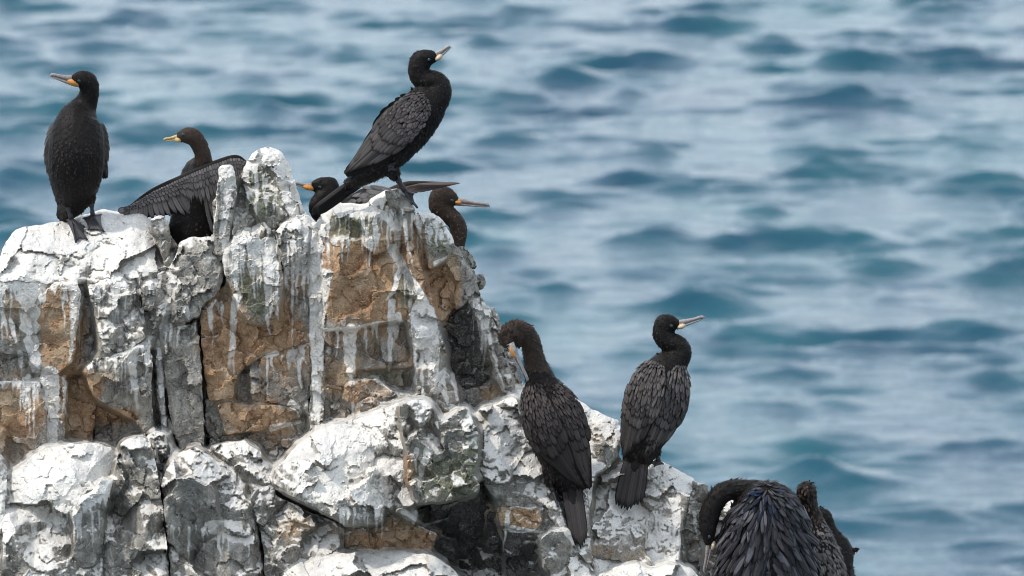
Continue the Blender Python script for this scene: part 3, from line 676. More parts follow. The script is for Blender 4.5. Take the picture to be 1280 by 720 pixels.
snug_mass()

def rock_base():
    rng = np.random.RandomState(3); nz, na = 26, 72
    top = ray(400, 1000, .4)
    V, F = [], []
    for i in range(nz):
        t = i / (nz - 1); z = top[2] + .5 + (SEA_Z - 1.5 - top[2] - .5) * t
        for j in range(na):
            a = 2 * math.pi * j / na
            rr = 1 + .14 * fbm(np.array(a * 2.2), np.array(t * 6), 5, 4) + .8 * t
            if i == 0: rr *= .6
            V.append((-.25 + 1.65 * rr * math.cos(a), .55 + .85 * rr * math.sin(a), z))
    for i in range(nz - 1):
        for j in range(na):
            k = (j + 1) % na
            F.append([i * na + j, (i + 1) * na + j, (i + 1) * na + k, i * na + k])
    F.append(list(range(na)))
    n = len(V)
    z = np.zeros(n)
    mesh_obj('rock_base', V, F, ROCK, outcrop, outcrop.location[:], attrs=dict(guano=z + .1, rust=z + .2, dark=z + .25, green=z + .2))
rock_base()

_sx = np.concatenate([a[0] for a in SURF]); _sy = np.concatenate([a[1] for a in SURF]); _sY = np.concatenate([a[2] for a in SURF])
def surf(px, py, r=3.5):
    m = (_sx - px) ** 2 + (_sy - py) ** 2 < r * r
    return float(_sY[m].min()) if m.any() else 0.0
# ------------------------------------------------------------------ cormorants
M_BODY = plain_mat('black_brown_plumage', (.0045, .004, .0038), (.012, .0098, .009), 120, .5, .6, .1)
M_BROWN = plain_mat('brown_head_plumage', (.018, .012, .009), (.042, .029, .021), 140, .65, .5, .15)
M_GREYB = plain_mat('grey_speckled_plumage', (.03, .027, .026), (.11, .10, .095), 150, .55, .5, .3)
M_FUZZ = feather_mat('small_body_feathers', (.005, .004, .004), (.006, .0052, .005), (.026, .021, .019), .5, edge=.4, spec=.09)
M_FUZZB = feather_mat('small_brown_feathers', (.014, .010, .008), (.022, .016, .0125), (.046, .033, .026), .6, edge=.3, spec=.12)
M_FUZZG = feather_mat('small_grey_feathers', (.010, .009, .009), (.045, .040, .038), (.19, .172, .16), .5, edge=.5)
M_FUZZM = feather_mat('mottled_brown_feathers', (.014, .010, .008), (.024, .018, .014), (.115, .092, .078), .6, edge=.3, spec=.12)
M_WING = feather_mat('wing_feathers', (.004, .0035, .0035), (.030, .026, .025), (.125, .109, .103), .42, edge=.98, spec=.10)
M_WINGL = feather_mat('pale_wing_feathers', (.006, .0055, .0055), (.075, .068, .067), (.19, .172, .168), .42, edge=.9)
M_WINGD = feather_mat('dark_wing_feathers', (.004, .0035, .0035), (.018, .015, .0142), (.070, .058, .054), .42, edge=.95, spec=.10)
M_GLINT = feather_mat('glint_painted_black_feathers', (.003, .003, .004), (.003, .003, .0035), (.085, .085, .098), .26, edge=.985, spec=.12)  # pale glints painted into the colour of some black feathers
M_SHEENB = feather_mat('blue_sheen_painted_feathers', (.003, .003, .006), (.003, .005, .009), (.010, .020, .046), .24, sheen=(.010, .030, .085), edge=.95, spec=.14)  # blue sheen near the top of the back, painted into the feather colour
M_TAIL = feather_mat('tail_feathers', (.003, .003, .003), (.014, .012, .012), (.055, .048, .046), .5, edge=.98, spec=.09)
M_BILL = plain_mat('grey_horn_bill', (.11, .103, .10), (.29, .268, .255), 170, .42, .3, .45)
M_BILLD = plain_mat('dark_horn_bill', (.10, .085, .08), (.30, .255, .235), 170, .42, .3, .45)
M_BILLY = plain_mat('yellow_horn_bill', (.28, .18, .06), (.50, .37, .17), 130, .42, .25, .45)
M_GULAR = plain_mat('orange_bare_skin', (.30, .105, .018), (.55, .24, .05), 190, .5, .35, .4)
M_GULARP = plain_mat('pale_bare_skin', (.34, .24, .15), (.60, .48, .33), 190, .5, .35, .4)
M_FOOT = plain_mat('black_webbed_skin', (.010, .010, .012), (.030, .029, .032), 220, .5, .5, .25)
M_EYE = plain_mat('dark_eye', (.006, .006, .007), (.012, .012, .014), 50, .08, .0, .7)
M_EYEB = plain_mat('turquoise_eye', (.006, .02, .024), (.014, .042, .05), 50, .15, .0, .4)

def nrm(v):
    v = np.asarray(v, float); return v / (np.linalg.norm(v, axis=-1, keepdims=True) + 1e-12)
def catmull(P, n):
    P = np.asarray(P, float); Q = np.vstack([2 * P[0] - P[1], P, 2 * P[-1] - P[-2]])
    L = np.r_[0, np.cumsum(np.linalg.norm(np.diff(P[:, :3], axis=0), axis=1) + 1e-9)]
    out = []
    for u in np.linspace(0, L[-1], n):
        i = min(np.searchsorted(L, u, 'right') - 1, len(P) - 2); i = max(i, 0)
        t = (u - L[i]) / (L[i + 1] - L[i])
        a, b, c, d = Q[i], Q[i + 1], Q[i + 2], Q[i + 3]
        out.append(.5 * (2 * b + (c - a) * t + (2 * a - 5 * b + 4 * c - d) * t * t + (3 * b - a - 3 * c + d) * t ** 3))
    return np.array(out)
def loft(pts, Yb, lat, n=40, m=20):
    """closed tube: pts (px, py, depth px, half width across lat px, half height px)"""
    p = np.asarray(pts, float)
    c3 = ray(p[:, 0], p[:, 1], Yb + p[:, 2] / PXM)
    A = np.hstack([c3, p[:, 3:5] / PXM]); S = catmull(A, n)
    c = S[:, :3]; r = np.maximum(S[:, 3:5], .0006)
    t = nrm(np.gradient(c, axis=0))
    lat = np.asarray(lat, float)
    if lat.ndim == 2: lat = np.stack([np.interp(np.linspace(0, 1, n), np.linspace(0, 1, len(lat)), lat[:, k]) for k in range(3)], 1)
    s_ = nrm(lat - (t * lat).sum(-1, keepdims=True) * t); d_ = np.cross(t, s_)
    a = np.linspace(0, 2 * np.pi, m, endpoint=False)
    V = c[:, None] + s_[:, None] * (np.cos(a)[None, :, None] * r[:, 0, None, None]) + d_[:, None] * (np.sin(a)[None, :, None] * r[:, 1, None, None])
    V = V.reshape(-1, 3); F = []
    for i in range(n - 1):
        for j in range(m):
            k = (j + 1) % m; F.append([i * m + j, i * m + k, (i + 1) * m + k, (i + 1) * m + j])
    F.append([j for j in range(m)][::-1]); F.append([(n - 1) * m + j for j in range(m)])
    return V, F, c, t
def ellipsoid(c, ax, r, nu=16, nv=10):
    V, F = [], []
    ax = np.asarray(ax)
    for i in range(nv + 1):
        ph = math.pi * i / nv
        for j in range(nu):
            th = 2 * math.pi * j / nu
            V.append(c + ax[0] * r[0] * math.cos(ph) + ax[1] * r[1] * math.sin(ph) * math.cos(th) + ax[2] * r[2] * math.sin(ph) * math.sin(th))
    for i in range(nv):
        for j in range(nu):
            k = (j + 1) % nu; F.append([i * nu + j, (i + 1) * nu + j, (i + 1) * nu + k, i * nu + k])
    return np.array(V), F
def merge(parts):
    V, F, n = [], [], 0
    for v, f in parts:
        V.append(np.asarray(v)); F += [[i + n for i in q] for q in f]; n += len(v)
    return np.vstack(V), F
def remesh(parts, vox=.0036, smooth=4):
    V, F = merge(parts)
    me = bpy.data.meshes.new('tmp'); me.from_pydata(V.tolist(), [], F)
    o = bpy.data.objects.new('tmp', me); C.objects.link(o)
    md = o.modifiers.new('r', 'REMESH'); md.mode = 'VOXEL'; md.voxel_size = vox
    ms = o.modifiers.new('s', 'SMOOTH'); ms.iterations = smooth; ms.factor = .5
    bpy.context.view_layer.update()
    ev = o.evaluated_get(bpy.context.evaluated_depsgraph_get()).to_mesh()
    n = len(ev.vertices); v = np.empty(n * 3); ev.vertices.foreach_get('co', v)
    nn = np.empty(n * 3); ev.vertices.foreach_get('normal', nn)
    f = [list(q.vertices) for q in ev.polygons]
    v = v.reshape(-1, 3).copy(); nn = nn.reshape(-1, 3).copy()
    bpy.data.objects.remove(o); bpy.data.meshes.remove(me)
    return v, f, nn
def feather(base, tip, nor, w, lift=.0, camber=.16, rows=6, round_=2.2, bend=None, start=.35):
    base = np.asarray(base, float); tip = np.asarray(tip, float); ax = tip - base; L = np.linalg.norm(ax) + 1e-9
    d = ax / L; n = nrm(nor - np.dot(nor, d) * d); s = np.cross(d, n)
    V, U = [], []
    for i in range(rows):
        t = i / (rows - 1)
        hw = w * (start + (1 - start) * min(1, t / .35)) * max(.03, 1 - max(0, (t - .55) / .45) ** round_) ** .6
        c = base + ax * t + n * (lift * t * t * L)
        if bend is not None: c = c + np.asarray(bend) * L * t * (1 - t) * 4
        for k, q in enumerate((-1, 0, 1)):
            V.append(c + s * q * hw + n * (camber * hw * (1 if q == 0 else -.6))); U.append((.5 + .5 * q, t))
    F = []
    for i in range(rows - 1):
        a = i * 3
        F += [[a, a + 1, a + 4, a + 3], [a + 1, a + 2, a + 5, a + 4]]
    return np.array(V), F, np.array(U)
class Bunch:
    def __init__(s): s.V, s.F, s.U, s.R, s.n = [], [], [], [], 0
    def add(s, f, rnd):
        v, q, u = f
        s.V.append(v); s.F += [[i + s.n for i in a] for a in q]; s.U.append(u); s.R.append(np.full(len(v), rnd)); s.n += len(v)
    def build(s, name, m, parent, base, kind=None):
        if not s.V: return None
        return mesh_obj(name, np.vstack(s.V), s.F, m, parent, base, uvs=np.vstack(s.U), attrs=dict(rnd=np.concatenate(s.R)), kind=kind)
def single_feather(f, m, parent, base, rnd):
    return mesh_obj('feather', f[0], f[1], m, parent, base, uvs=f[2], attrs=dict(rnd=np.full(len(f[0]), rnd)))
px_ = 1 / PXM

class Bird:
    def __init__(s, label, at, Y, seed, name='cormorant'):
        s.Y = Y; s.base = ray(at[0], at[1], Y); s.rng = np.random.RandomState(seed)
        s.root = empty(name, tuple(s.base), label, 'bird', 'cormorants on the guano covered rock')
        s.parts, s.cs, s.ts = [], [], []
    def P(s, x, y, d=0): return ray(x, y, s.Y + d / PXM)
    def tube(s, pts, lat, n=44, m=22, flow=True):
        v, f, c, t = loft(pts, s.Y, lat, n, m); s.parts.append((v, f))
        if flow: s.cs.append(c); s.ts.append(t)
    def blob(s, x, y, d, r, ax=None):
        s.parts.append(ellipsoid(s.P(x, y, d), np.eye(3) if ax is None else ax, np.array(r) / PXM))
    def body(s, m=M_BODY, fuzz=M_FUZZ, n=2200, size=(6, 2.2), neck=.52, lift=.12, headm=None):
        v, f, nn = remesh(s.parts)
        # downy unevenness
        q = fbm(v[:, 0] * 55, v[:, 2] * 55 + v[:, 1] * 40, 9, 3) * .0011
        v = v + nn * q[:, None]
        s.v, s.nn = v, nn
        o = mesh_obj('body', v, f, m, s.root, s.base)
        if headm:                                   # head and neck of another colour
            o.data.materials.append(headm[0]); zt = s.P(640, headm[2])[2]
            fz = v[[q[0] for q in f], 2] + .006 * fbm(v[[q[0] for q in f], 0] * 90, v[[q[0] for q in f], 2] * 90, 3, 3)
            o.data.polygons.foreach_set('material_index', (fz > zt).astype(int))
            hb = Bunch()
        c = np.vstack(s.cs); t = np.vstack(s.ts)
        idx = s.rng.randint(0, len(v), n); P = v[idx]; N = nn[idx]
        near = np.argmin(((P[:, None] - c[None]) ** 2).sum(-1), 1)
        b = Bunch()
        for p, nv, k in zip(P, N, near):
            d = -t[k]; d = d - np.dot(d, nv) * nv
            if np.linalg.norm(d) < .15: continue
            d = nrm(d + s.rng.normal(0, .18, 3)); fr = k / len(c); nk = .62 if fr > neck else 1.
            k_ = s.rng.uniform(.7, 1.35) * nk
            L = size[0] * px_ * k_; w_ = size[1] * px_ * k_
            (hb if headm and p[2] > zt + s.rng.normal(0, .006) else b).add(feather(p - nv * .0012, p + d * L, nv, w_, lift=lift * s.rng.uniform(.3, 1.3) * nk, rows=4), s.rng.rand())
        b.build('plumage', fuzz, s.root, s.base, 'stuff')
        if headm: hb.build('head_plumage', headm[1], s.root, s.base, 'stuff')
        return o
    def head(s, B, tip, up=(0, 0, 1), hw=8, bw=3.2, bh=3.4, m=M_BILL, gm=M_GULAR, eye=(11, 3.5), em=M_EYEB, gular=(8, 5), hook=3.2, gap=0.6, goff=(3.5, 3.2)):
        """bill from B (px,py,d) to tip, hooked; bare skin at its root; two eyes"""
        b0 = s.P(*B); t0 = s.P(*tip); f = nrm(t0 - b0); L = np.linalg.norm(t0 - b0)
        u = nrm(np.asarray(up, float) - np.dot(up, f) * f); l = np.cross(f, u)
        def ring(c, rw, rh): 
            a = np.linspace(0, 2 * np.pi, 12, endpoint=False)
            return [c + l * rw * math.cos(x) + u * rh * math.sin(x) for x in a]
        def tube(cs):
            V = []; F = []
            for (x, y, rw, rh) in cs: V += ring(b0 + f * x + u * y, rw, rh)
            n = len(cs)
            for i in range(n - 1):
                for j in range(12):
                    k = (j + 1) % 12; F.append([i * 12 + j, i * 12 + k, (i + 1) * 12 + k, (i + 1) * 12 + j])
            F.append(list(range(12))[::-1]); F.append([(n - 1) * 12 + j for j in range(12)])
            return np.array(V), F
        w, h = bw * px_, bh * px_
        hk = hook * px_
        upper = tube([(-4 * px_, h * .55, w * 1.25, h), (L * .15, h * .5, w * 1.02, h * .8), (L * .4, h * .36, w * .8, h * .56), (L * .65, h * .25, w * .66, h * .46), (L * .85, h * .26, w * .6, h * .48),
                      (L * .95, h * .12, w * .5, h * .46), (L, -hk * .25, w * .38, h * .38), (L * 1.005, -hk * .75, w * .22, h * .26), (L * .985, -hk, w * .08, h * .1)])
        lower = tube([(-4 * px_, -h * .55, w * 1.15, h * .7), (L * .15, -h * (.5 + gap * .2), w * .92, h * .5), (L * .45, -h * (.4 + gap * .3), w * .7, h * .36), (L * .75, -h * (.32 + gap * .3), w * .5, h * .27), (L * .93, -h * (.3 + gap * .2), w * .3, h * .17)])
        bill = mesh_obj('bill', *merge([upper]), m, s.root, s.base)
        mesh_obj('lower_mandible', *merge([lower]), m, bill, s.base)
        if gm: mesh_obj('throat_patch', *ellipsoid(b0 - f * goff[0] * px_ - u * goff[1] * px_, (f, u, l), (gular[0] * px_, gular[1] * px_, (hw + 1.0) * px_ * .92)), gm, s.root, s.base)
        for q in (-1, 1):
            e = b0 - f * eye[0] * px_ + u * eye[1] * px_ + l * q * hw * px_ * 1.13
            mesh_obj('eye', *ellipsoid(e, (f, u, l), np.array((2.3, 2.1, 1.3)) * px_, 12, 8), em, s.root, s.base)
    def wing(s, pts, nor, th=6, m=M_WING, lesser=1., nflight=9, fw=4.6, flip=1, cov=(11, 3.9), greater=(26, 5.2), tip_spread=.55, lat=None):
        """folded wing: pts (px,py,d,half width px) from the shoulder to the tip; nor = outward normal"""
        p = np.asarray(pts, float); nor = nrm(nor)
        c3 = ray(p[:, 0], p[:, 1], s.Y + p[:, 2] / PXM)
        N = 60; S = catmull(np.hstack([c3, p[:, 3:4] / PXM]), N); c = S[:, :3]; hw = np.maximum(S[:, 3], .001)
        t = nrm(np.gradient(c, axis=0)); n_ = nrm(nor - (t * nor).sum(-1, keepdims=True) * t); sd = np.cross(t, n_)
        def at(u, w_, k=0.):
            i = np.clip(u, 0, 1) * (N - 1); a = int(i); b = min(a + 1, N - 1); q = i - a
            lp = lambda A: A[a] * (1 - q) + A[b] * q
            tt = th * px_ * math.sqrt(max(0, 1 - .92 * w_ * w_)) * min(1, .35 + 3 * u) * (1 - .75 * u)
            nn = nrm(lp(n_) + .8 * w_ * lp(sd) * min(1, th * px_ / lp(hw) * 1.2))
            return lp(c) + lp(sd) * w_ * lp(hw) + lp(n_) * tt + nn * k * px_, nn
        # shell under the feathers
        V, F = [], []; mw = 13
        for i in range(0, N, 2):
            for j in range(mw):
                w_ = -1 + 2 * j / (mw - 1); V.append(at(i / (N - 1), w_ * .97, -1.0)[0])
        nr = len(V) // mw
        for j in range(nr * mw): pass
        back = [v - n_[min(N - 1, 2 * (k // mw))] * 3 * px_ for k, v in enumerate(V)]
        nV = len(V); V = V + back
        for i in range(nr - 1):
            for j in range(mw - 1):
                a = i * mw + j
                F.append([a, a + 1, a + mw + 1, a + mw]); F.append([nV + a, nV + a + mw, nV + a + mw + 1, nV + a + 1])
        wing = mesh_obj('wing', V, F, M_BODY, s.root, s.base)
        rng = s.rng
        for i in range(nflight):                       # long flight feathers
            w0 = -.85 + 1.7 * i / (nflight - 1)
            u0 = .42 + .10 * abs(w0) + rng.uniform(-.02, .02); u1 = 1 - .22 * abs(w0 - .3 * flip) + rng.uniform(-.02, .015)
            a, na = at(u0, w0 * .9, .3 + .25 * i); b, nb = at(min(u1, 1), w0 * tip_spread, .8 + .25 * i)
            single_feather(feather(a, b, nrm(na + nb), fw * px_, rows=8, lift=.008, round_=3, camber=.34), m, wing, s.base, rng.rand())
        b = Bunch()
        rows = [(.40, greater, 1.9, .62), (.30, greater, 2.5, .5)]
        for (u0, (L, w_), k, umax) in rows:
            nf = max(3, int(2 * np.interp(u0, np.linspace(0, 1, N), hw) / px_ / (w_ * 1.25)))
            for i in range(nf):
                w0 = -.92 + 1.84 * i / max(1, nf - 1)
                u = u0 + .05 * math.cos(w0 * 2.2) + rng.uniform(-.015, .015)
                tot = np.linalg.norm(np.diff(c, axis=0), axis=1).sum() / px_
                a, na = at(u, w0, k - .6); e, ne = at(u + L / tot, w0 * .86, k + .7)
                b.add(feather(a, e, nrm(na + ne), w_ * px_ * rng.uniform(.9, 1.1), lift=.02, rows=6, camber=.3), rng.rand())
        tot = np.linalg.norm(np.diff(c, axis=0), axis=1).sum() / px_
        u = .34; r_ = 0
        while u > -.01:
            L = cov[0] * (.62 + 1.05 * u) * lesser; w_ = cov[1] * (.7 + .75 * u) * lesser
            nf = max(3, int(2 * np.interp(max(u, .02), np.linspace(0, 1, N), hw) / px_ / (w_ * 1.35)))
            for i in range(nf):
                w0 = -.97 + 1.94 * (i + .5 * (r_ % 2)) / nf + rng.uniform(-.03, .03)
                uu = u + rng.uniform(-.012, .012)
                a, na = at(uu, w0, 2.0); e, ne = at(uu + L / tot, w0 * .95 + rng.uniform(-.08, .08), 3.2)
                k_ = rng.uniform(.75, 1.25)
                b.add(feather(a, a + (e - a) * k_ * 1.08, nrm(na + ne), w_ * px_ * rng.uniform(.8, 1.15), lift=.07, rows=5, camber=.28, round_=1.5), rng.rand())
            u -= L * .52 / tot; r_ += 1
        b.build('covert_feathers', m, wing, s.base, 'stuff')
        return wing
    def tail(s, base0, base1, tip0, tip1, nor, n=7, w=4., m=M_TAIL, root=None):
        a0, a1, b0, b1 = (s.P(*q) for q in (base0, base1, tip0, tip1))
        cb = (a0 + a1) / 2; ct = cb + ((b0 + b1) / 2 - cb) * .35
        hw = np.linalg.norm(a1 - a0) / 2
        f = feather(cb - (ct - cb) * .6, ct, np.asarray(nor, float), max(hw, 3 * px_), camber=.5, start=.8)
        v = np.vstack([f[0], f[0] - nrm(nor) * 3 * px_]); k = len(f[0])
        t = mesh_obj('tail', v, f[1] + [[i + k for i in q][::-1] for q in f[1]], M_BODY, s.root, s.base)
        for i in range(n):
            q = i / (n - 1); e = 1 - .10 * abs(2 * q - 1) ** 1.5
            a = a0 + (a1 - a0) * q; b = b0 + (b1 - b0) * q; b = a + (b - a) * e * s.rng.uniform(.97, 1.02)
            off = nrm(nor) * (1.2 - abs(2 * q - 1) * 1.6) * px_
            single_feather(feather(a + off, b + off, np.asarray(nor, float), w * px_, rows=7, round_=4, start=.5, camber=.42), m, t, s.base, s.rng.rand())
    def foot(s, knee, ankle, toes, r=3.0, web=True, nor=(0, -.5, .8), ground=False):
        """tarsus, three or four toes, web between them"""
        k3, a3 = s.P(*knee), s.P(*ankle)
        if ground: toes = [(x, y, max((surf(x, y) - s.Y) * PXM - 2.0, d - 30) if surf(x, y) else d) for x, y, d in toes]
        tt = [s.P(*q) for q in toes]; nor = nrm(np.asarray(nor, float))
        def tube(a, b, r0, r1, n=5):
            d = nrm(b - a); x = nrm(np.cross(d, (0.3, .9, .2))); y = np.cross(d, x); V, F = [], []
            for i in range(n):
                q = i / (n - 1); c = a + (b - a) * q; rr = (r0 + (r1 - r0) * q) * px_ * (1 + .25 * math.sin(q * 9))
                for j in range(8): V.append(c + x * rr * math.cos(j * .785) + y * rr * math.sin(j * .785))
            for i in range(n - 1):
                for j in range(8):
                    m_ = (j + 1) % 8; F.append([i * 8 + j, i * 8 + m_, (i + 1) * 8 + m_, (i + 1) * 8 + j])
            F.append(list(range(8))[::-1]); F.append([(n - 1) * 8 + j for j in range(8)])
            return np.array(V), F
        leg = mesh_obj('leg', *merge([tube(k3, a3, r * 1.1, r * .9)]), M_FOOT, s.root, s.base)
        parts = [tube(a3, t_, r * .62, r * .34, 7) for t_ in tt]
        V, F = [], []
        if web:
            for i in range(len(tt) - 1):
                A, B2 = tt[i], tt[i + 1]; K = 5
                o = len(V)
                for q in range(K + 1):
                    u = q / K
                    for p in range(K + 1):
                        v_ = p / K
                        e = A + (B2 - A) * v_; sag = 1 - .16 * math.sin(math.pi * v_)
                        V.append(a3 + (e - a3) * u * sag * .97 - nor * .8 * px_ * math.sin(math.pi * v_) * u)
                for q in range(K):
                    for p in range(K):
                        c = o + q * (K + 1) + p; F.append([c, c + 1, c + K + 2, c + K + 1])
            n = len(V); V = [v + nor * .4 * px_ for v in V] + [v - nor * .8 * px_ for v in V]
            F = F + [[i + n for i in q][::-1] for q in F]
            parts.append((np.array(V), F))
        mesh_obj('foot', *merge(parts), M_FOOT, leg, s.base)

X_, Y_, Z_ = np.eye(3)

# 1 upright on the mound, breast to the camera, head turned
Y1 = surf(104, 280) - .01
b = Bird('cormorant standing upright with breast forward, orange throat, on the white mound', (104, 292), Y1, 11)
b.tube([(82, 272, 34, 7, 6), (88, 258, 22, 17, 14), (93, 240, 8, 27, 24), (95, 215, -6, 34, 30), (96, 190, -10, 35.5, 32), (97, 165, -4, 33, 29), (99, 148, 4, 27, 24), (104, 135, 9, 19, 18), (109, 125, 9, 13.5, 14), (112, 114, 6, 11.5, 12.5),
        (110, 104, 3, 10.5, 13), (103, 99, 0, 9, 12), (95, 99, -1, 6.5, 8), (90, 100, -1, 4, 5)], [X_, X_, X_, X_, X_, (.8, .5, 0), (0, 1, 0), (0, 1, 0)], n=60)
b.blob(108, 101, 3, (13, 9, 12.5))
b.tube([(86, 236, -2, 11, 11), (85, 252, -4, 7, 7), (85, 260, -6, 4, 4)], X_, n=10, m=12, flow=False); b.tube([(110, 234, -2, 11, 11), (113, 248, -4, 7, 7), (114, 256, -5, 4, 4)], X_, n=10, m=12, flow=False)
b.body(n=5000, size=(4.2, 1.1), lift=.03)
b.head((89, 101, -1), (63, 93.5, -4), hw=7, bw=3.2, bh=4.8, m=M_BILLD, hook=4.5, eye=(9, 3.5), gular=(10, 5.2), goff=(4.5, .8))
b.wing([(72, 152, 4, 6), (65, 175, 4, 8), (64, 205, 6, 8), (69, 232, 12, 7), (77, 258, 22, 4)], (-.8, -.45, .1), th=5, m=M_WINGD, nflight=5)
b.wing([(121, 152, 6, 6), (127, 175, 6, 8), (128, 205, 8, 7), (133, 224, 14, 3)], (.8, -.45, .1), th=5, m=M_WINGD, nflight=5)
b.tail((78, 250, 30), (90, 250, 30), (72, 277, 36), (86, 281, 34), (0, -1, .1), n=6)
b.foot((84, 256, -5), (89, 274, -8), [(83, 275, -9), (95, 303, -16), (109, 300, -15), (106, 284, -9)], r=3.2, ground=True)
b.foot((114, 252, -5), (116, 270, -7), [(104, 273, -8), (110, 288, -12), (130, 290, -12), (127, 268, -7)], r=3.0, ground=True)

# 2 drying its wing behind the ridge
Y2 = .34
b = Bird('brown headed cormorant drying one spread wing behind the rock pillar', (235, 330), Y2, 12)
b.tube([(222, 345, 20, 12, 12), (232, 325, 16, 26, 22), (240, 290, 12, 30, 26), (248, 250, 12, 28, 24), (251, 222, 12, 23, 20), (253, 208, 10, 15, 15), (254, 198, 6, 10.5, 11), (251, 186, 4, 9.5, 10.5), (246, 176, 2, 9.5, 11), (239, 170, 0, 9.5, 11.5), (230, 170, -1, 8, 9.5), (222, 172, -1, 4.5, 5.5)],
       [Y_ * .3 + X_, X_, X_, X_, (.7, .7, 0), Y_, Y_, Y_, Y_], n=60)
b.blob(250, 232, 22, (27, 24, 38)); b.blob(236, 296, 6, (26, 22, 60))
b.body(M_BODY, M_FUZZ, n=1800, size=(4, 1.3), lift=.06, headm=(M_BROWN, M_FUZZB, 205))
b.head((222, 172.5, -1), (204.5, 174.5, -2), hw=7.5, bw=2.6, bh=3.2, m=M_BILLY, gm=M_BILLY, gular=(5, 4), goff=(.5, 2.0), eye=(8, 4.5), hook=1.5)
LE = np.array([(306, 203, -2), (298, 199, -4), (288, 199, -6), (262, 208, -10), (228, 223, -14), (190, 241, -16), (156, 263, -18)], float)
def polyat(P, u):
    L = np.r_[0, np.cumsum(np.linalg.norm(np.diff(P[:, :2], axis=0), axis=1))]; L /= L[-1]
    return np.array([np.interp(u, L, P[:, k]) for k in range(3)])
TE = np.array([(302, 236, 2), (282, 296, -2), (262, 304, -4), (248, 292, -5), (240, 268, -9), (226, 271, -12), (210, 273, -14), (196, 272, -15), (178, 277, -16), (162, 272, -18), (150, 266, -19)], float)
arm = [(x, y, d, 4.2, 5.0) for x, y, d in LE]; arm[0] = (*LE[0], 3, 3); arm[-1] = (*LE[-1], 1.5, 1.5)
v, f, c_, t_ = loft(arm, Y2, Y_, 40, 10)
wg = mesh_obj('wing', v, f, M_BODY, b.root, b.base)
nor = np.array((.1, -.95, .3))
V, F = [], []
for i in range(41):
    for j in range(5):
        q = b.P(*(polyat(LE, i / 40) * (1 - j / 4 * .9) + polyat(TE, i / 40) * j / 4 * .9)); V.append(q + np.array((0, .006, 0)))
for i in range(40):
    for j in range(4): F.append([i * 5 + j, i * 5 + j + 1, i * 5 + j + 6, i * 5 + j + 5])
mesh_obj('wing_lining', V, F, M_BODY, wg, b.base)
rg = np.random.RandomState(4)
for i in range(29):
    u = .03 + .97 * i / 28; a = polyat(LE, u * .98); e = polyat(TE, u); e = e + np.r_[rg.uniform(-2, 2, 2), 0]; e = a + (e - a) * rg.uniform(.88, 1.08); e[0] -= 5 * max(0, u - .4)
    a3, e3 = b.P(*a), b.P(*e); a3 = a3 - nor * .001; off = nor * (.6 + .16 * i) * px_
    single_feather(feather(a3 + off, e3 + off, nor, 4.3 * px_, rows=8, round_=2, bend=(-.05, 0, -.05), camber=.4), M_WINGL, wg, b.base, rg.rand())
bn = Bunch()
for row, (fr, wdt, k) in enumerate(((.46, 3.4, 7.), (.28, 3.0, 8.), (.16, 2.8, 9.), (.08, 2.4, 9.8))):
    nfe = (36, 42, 46, 48)[row]
    for i in range(nfe):
        u = (i + .5 * (row % 2)) / nfe; a = polyat(LE, u); e = polyat(TE, min(1, u + .02)); e = a + (e - a) * fr * rg.uniform(.92, 1.06); e[:2] += rg.uniform(-.8, .8, 2)
        bn.add(feather(b.P(*a) + nor * (k - .5) * px_, b.P(*e) + nor * (k + .6) * px_, nor, wdt * px_, lift=.03, rows=5), rg.rand())
bn.build('covert_feathers', M_WINGL, wg, b.base, 'stuff')

# 3 behind the crest, wing held out
Y3 = .55
b = Bird('orange throated cormorant half hidden behind the crest beside the spire, wing held out', (455, 390), Y3, 13)
b.tube([(450, 420, 10, 14, 14), (458, 370, 4, 32, 30), (462, 310, 0, 38, 34), (462, 268, 0, 36, 28), (446, 262, 0, 26, 22), (424, 268, -4, 17, 17), (402, 268, -6, 12, 12), (396, 258, -6, 10.5, 11), (402, 248, -4, 10, 11), (411, 240, -2, 10, 12), (408, 233, 0, 9.5, 12.5), (399, 232, 0, 8, 10.5), (390, 233, 0, 5, 6)],
       [X_, X_, X_, Y_, Y_, Y_, Y_], n=64)
b.blob(411, 233, 0, (13.5, 9, 13))
b.body(M_BODY, M_FUZZ, n=1500, size=(5, 1.8))
b.head((389, 234, 0), (368, 229, -2), hw=8, bw=2.8, bh=3.6, eye=(10, 4), gular=(8, 4), goff=(-3, .8))
b.wing([(506, 262, -14, 16), (480, 248, -20, 13), (455, 246, -22, 13), (436, 256, -16, 8)], (-.1, -.8, .6), th=8, m=M_GREYB and feather_mat('grey_wing_feathers', (.02, .02, .02), (.06, .057, .057), (.16, .15, .15), .42, edge=.6), nflight=5, lesser=.8)
ww = [(470, 256, -4, 6, 12), (488, 242, -2, 4, 8), (506, 231, 2, 2.5, 4), (522, 229, 4, 2, 3), (545, 229, 6, 1.5, 2.2), (566, 229, 8, 1, 1.2), (574, 229, 9, .6, .6)]
v, f, c_, t_ = loft(ww, Y3, Y_, 30, 10)
wg = mesh_obj('wing', v, f, M_BROWN, b.root, b.base)
rg = np.random.RandomState(8)
for i in range(9):
    u = i / 8; a = b.P(494 + 28 * u, 236 - 6 * u, 2 - .7 * i); e = b.P(522 + 53 * u ** .8, 241 - 12 * u ** .9, -1 - .7 * i)
    single_feather(feather(a, e, (0, -.8, .5), 2.4 * px_, rows=7, round_=3, camber=.4), feather_mat('brown_wing_feathers', (.016, .013, .012), (.06, .047, .044), (.15, .118, .11), .45, edge=.8) if i == 0 else bpy.data.materials['brown_wing_feathers'], wg, b.base, rg.rand())

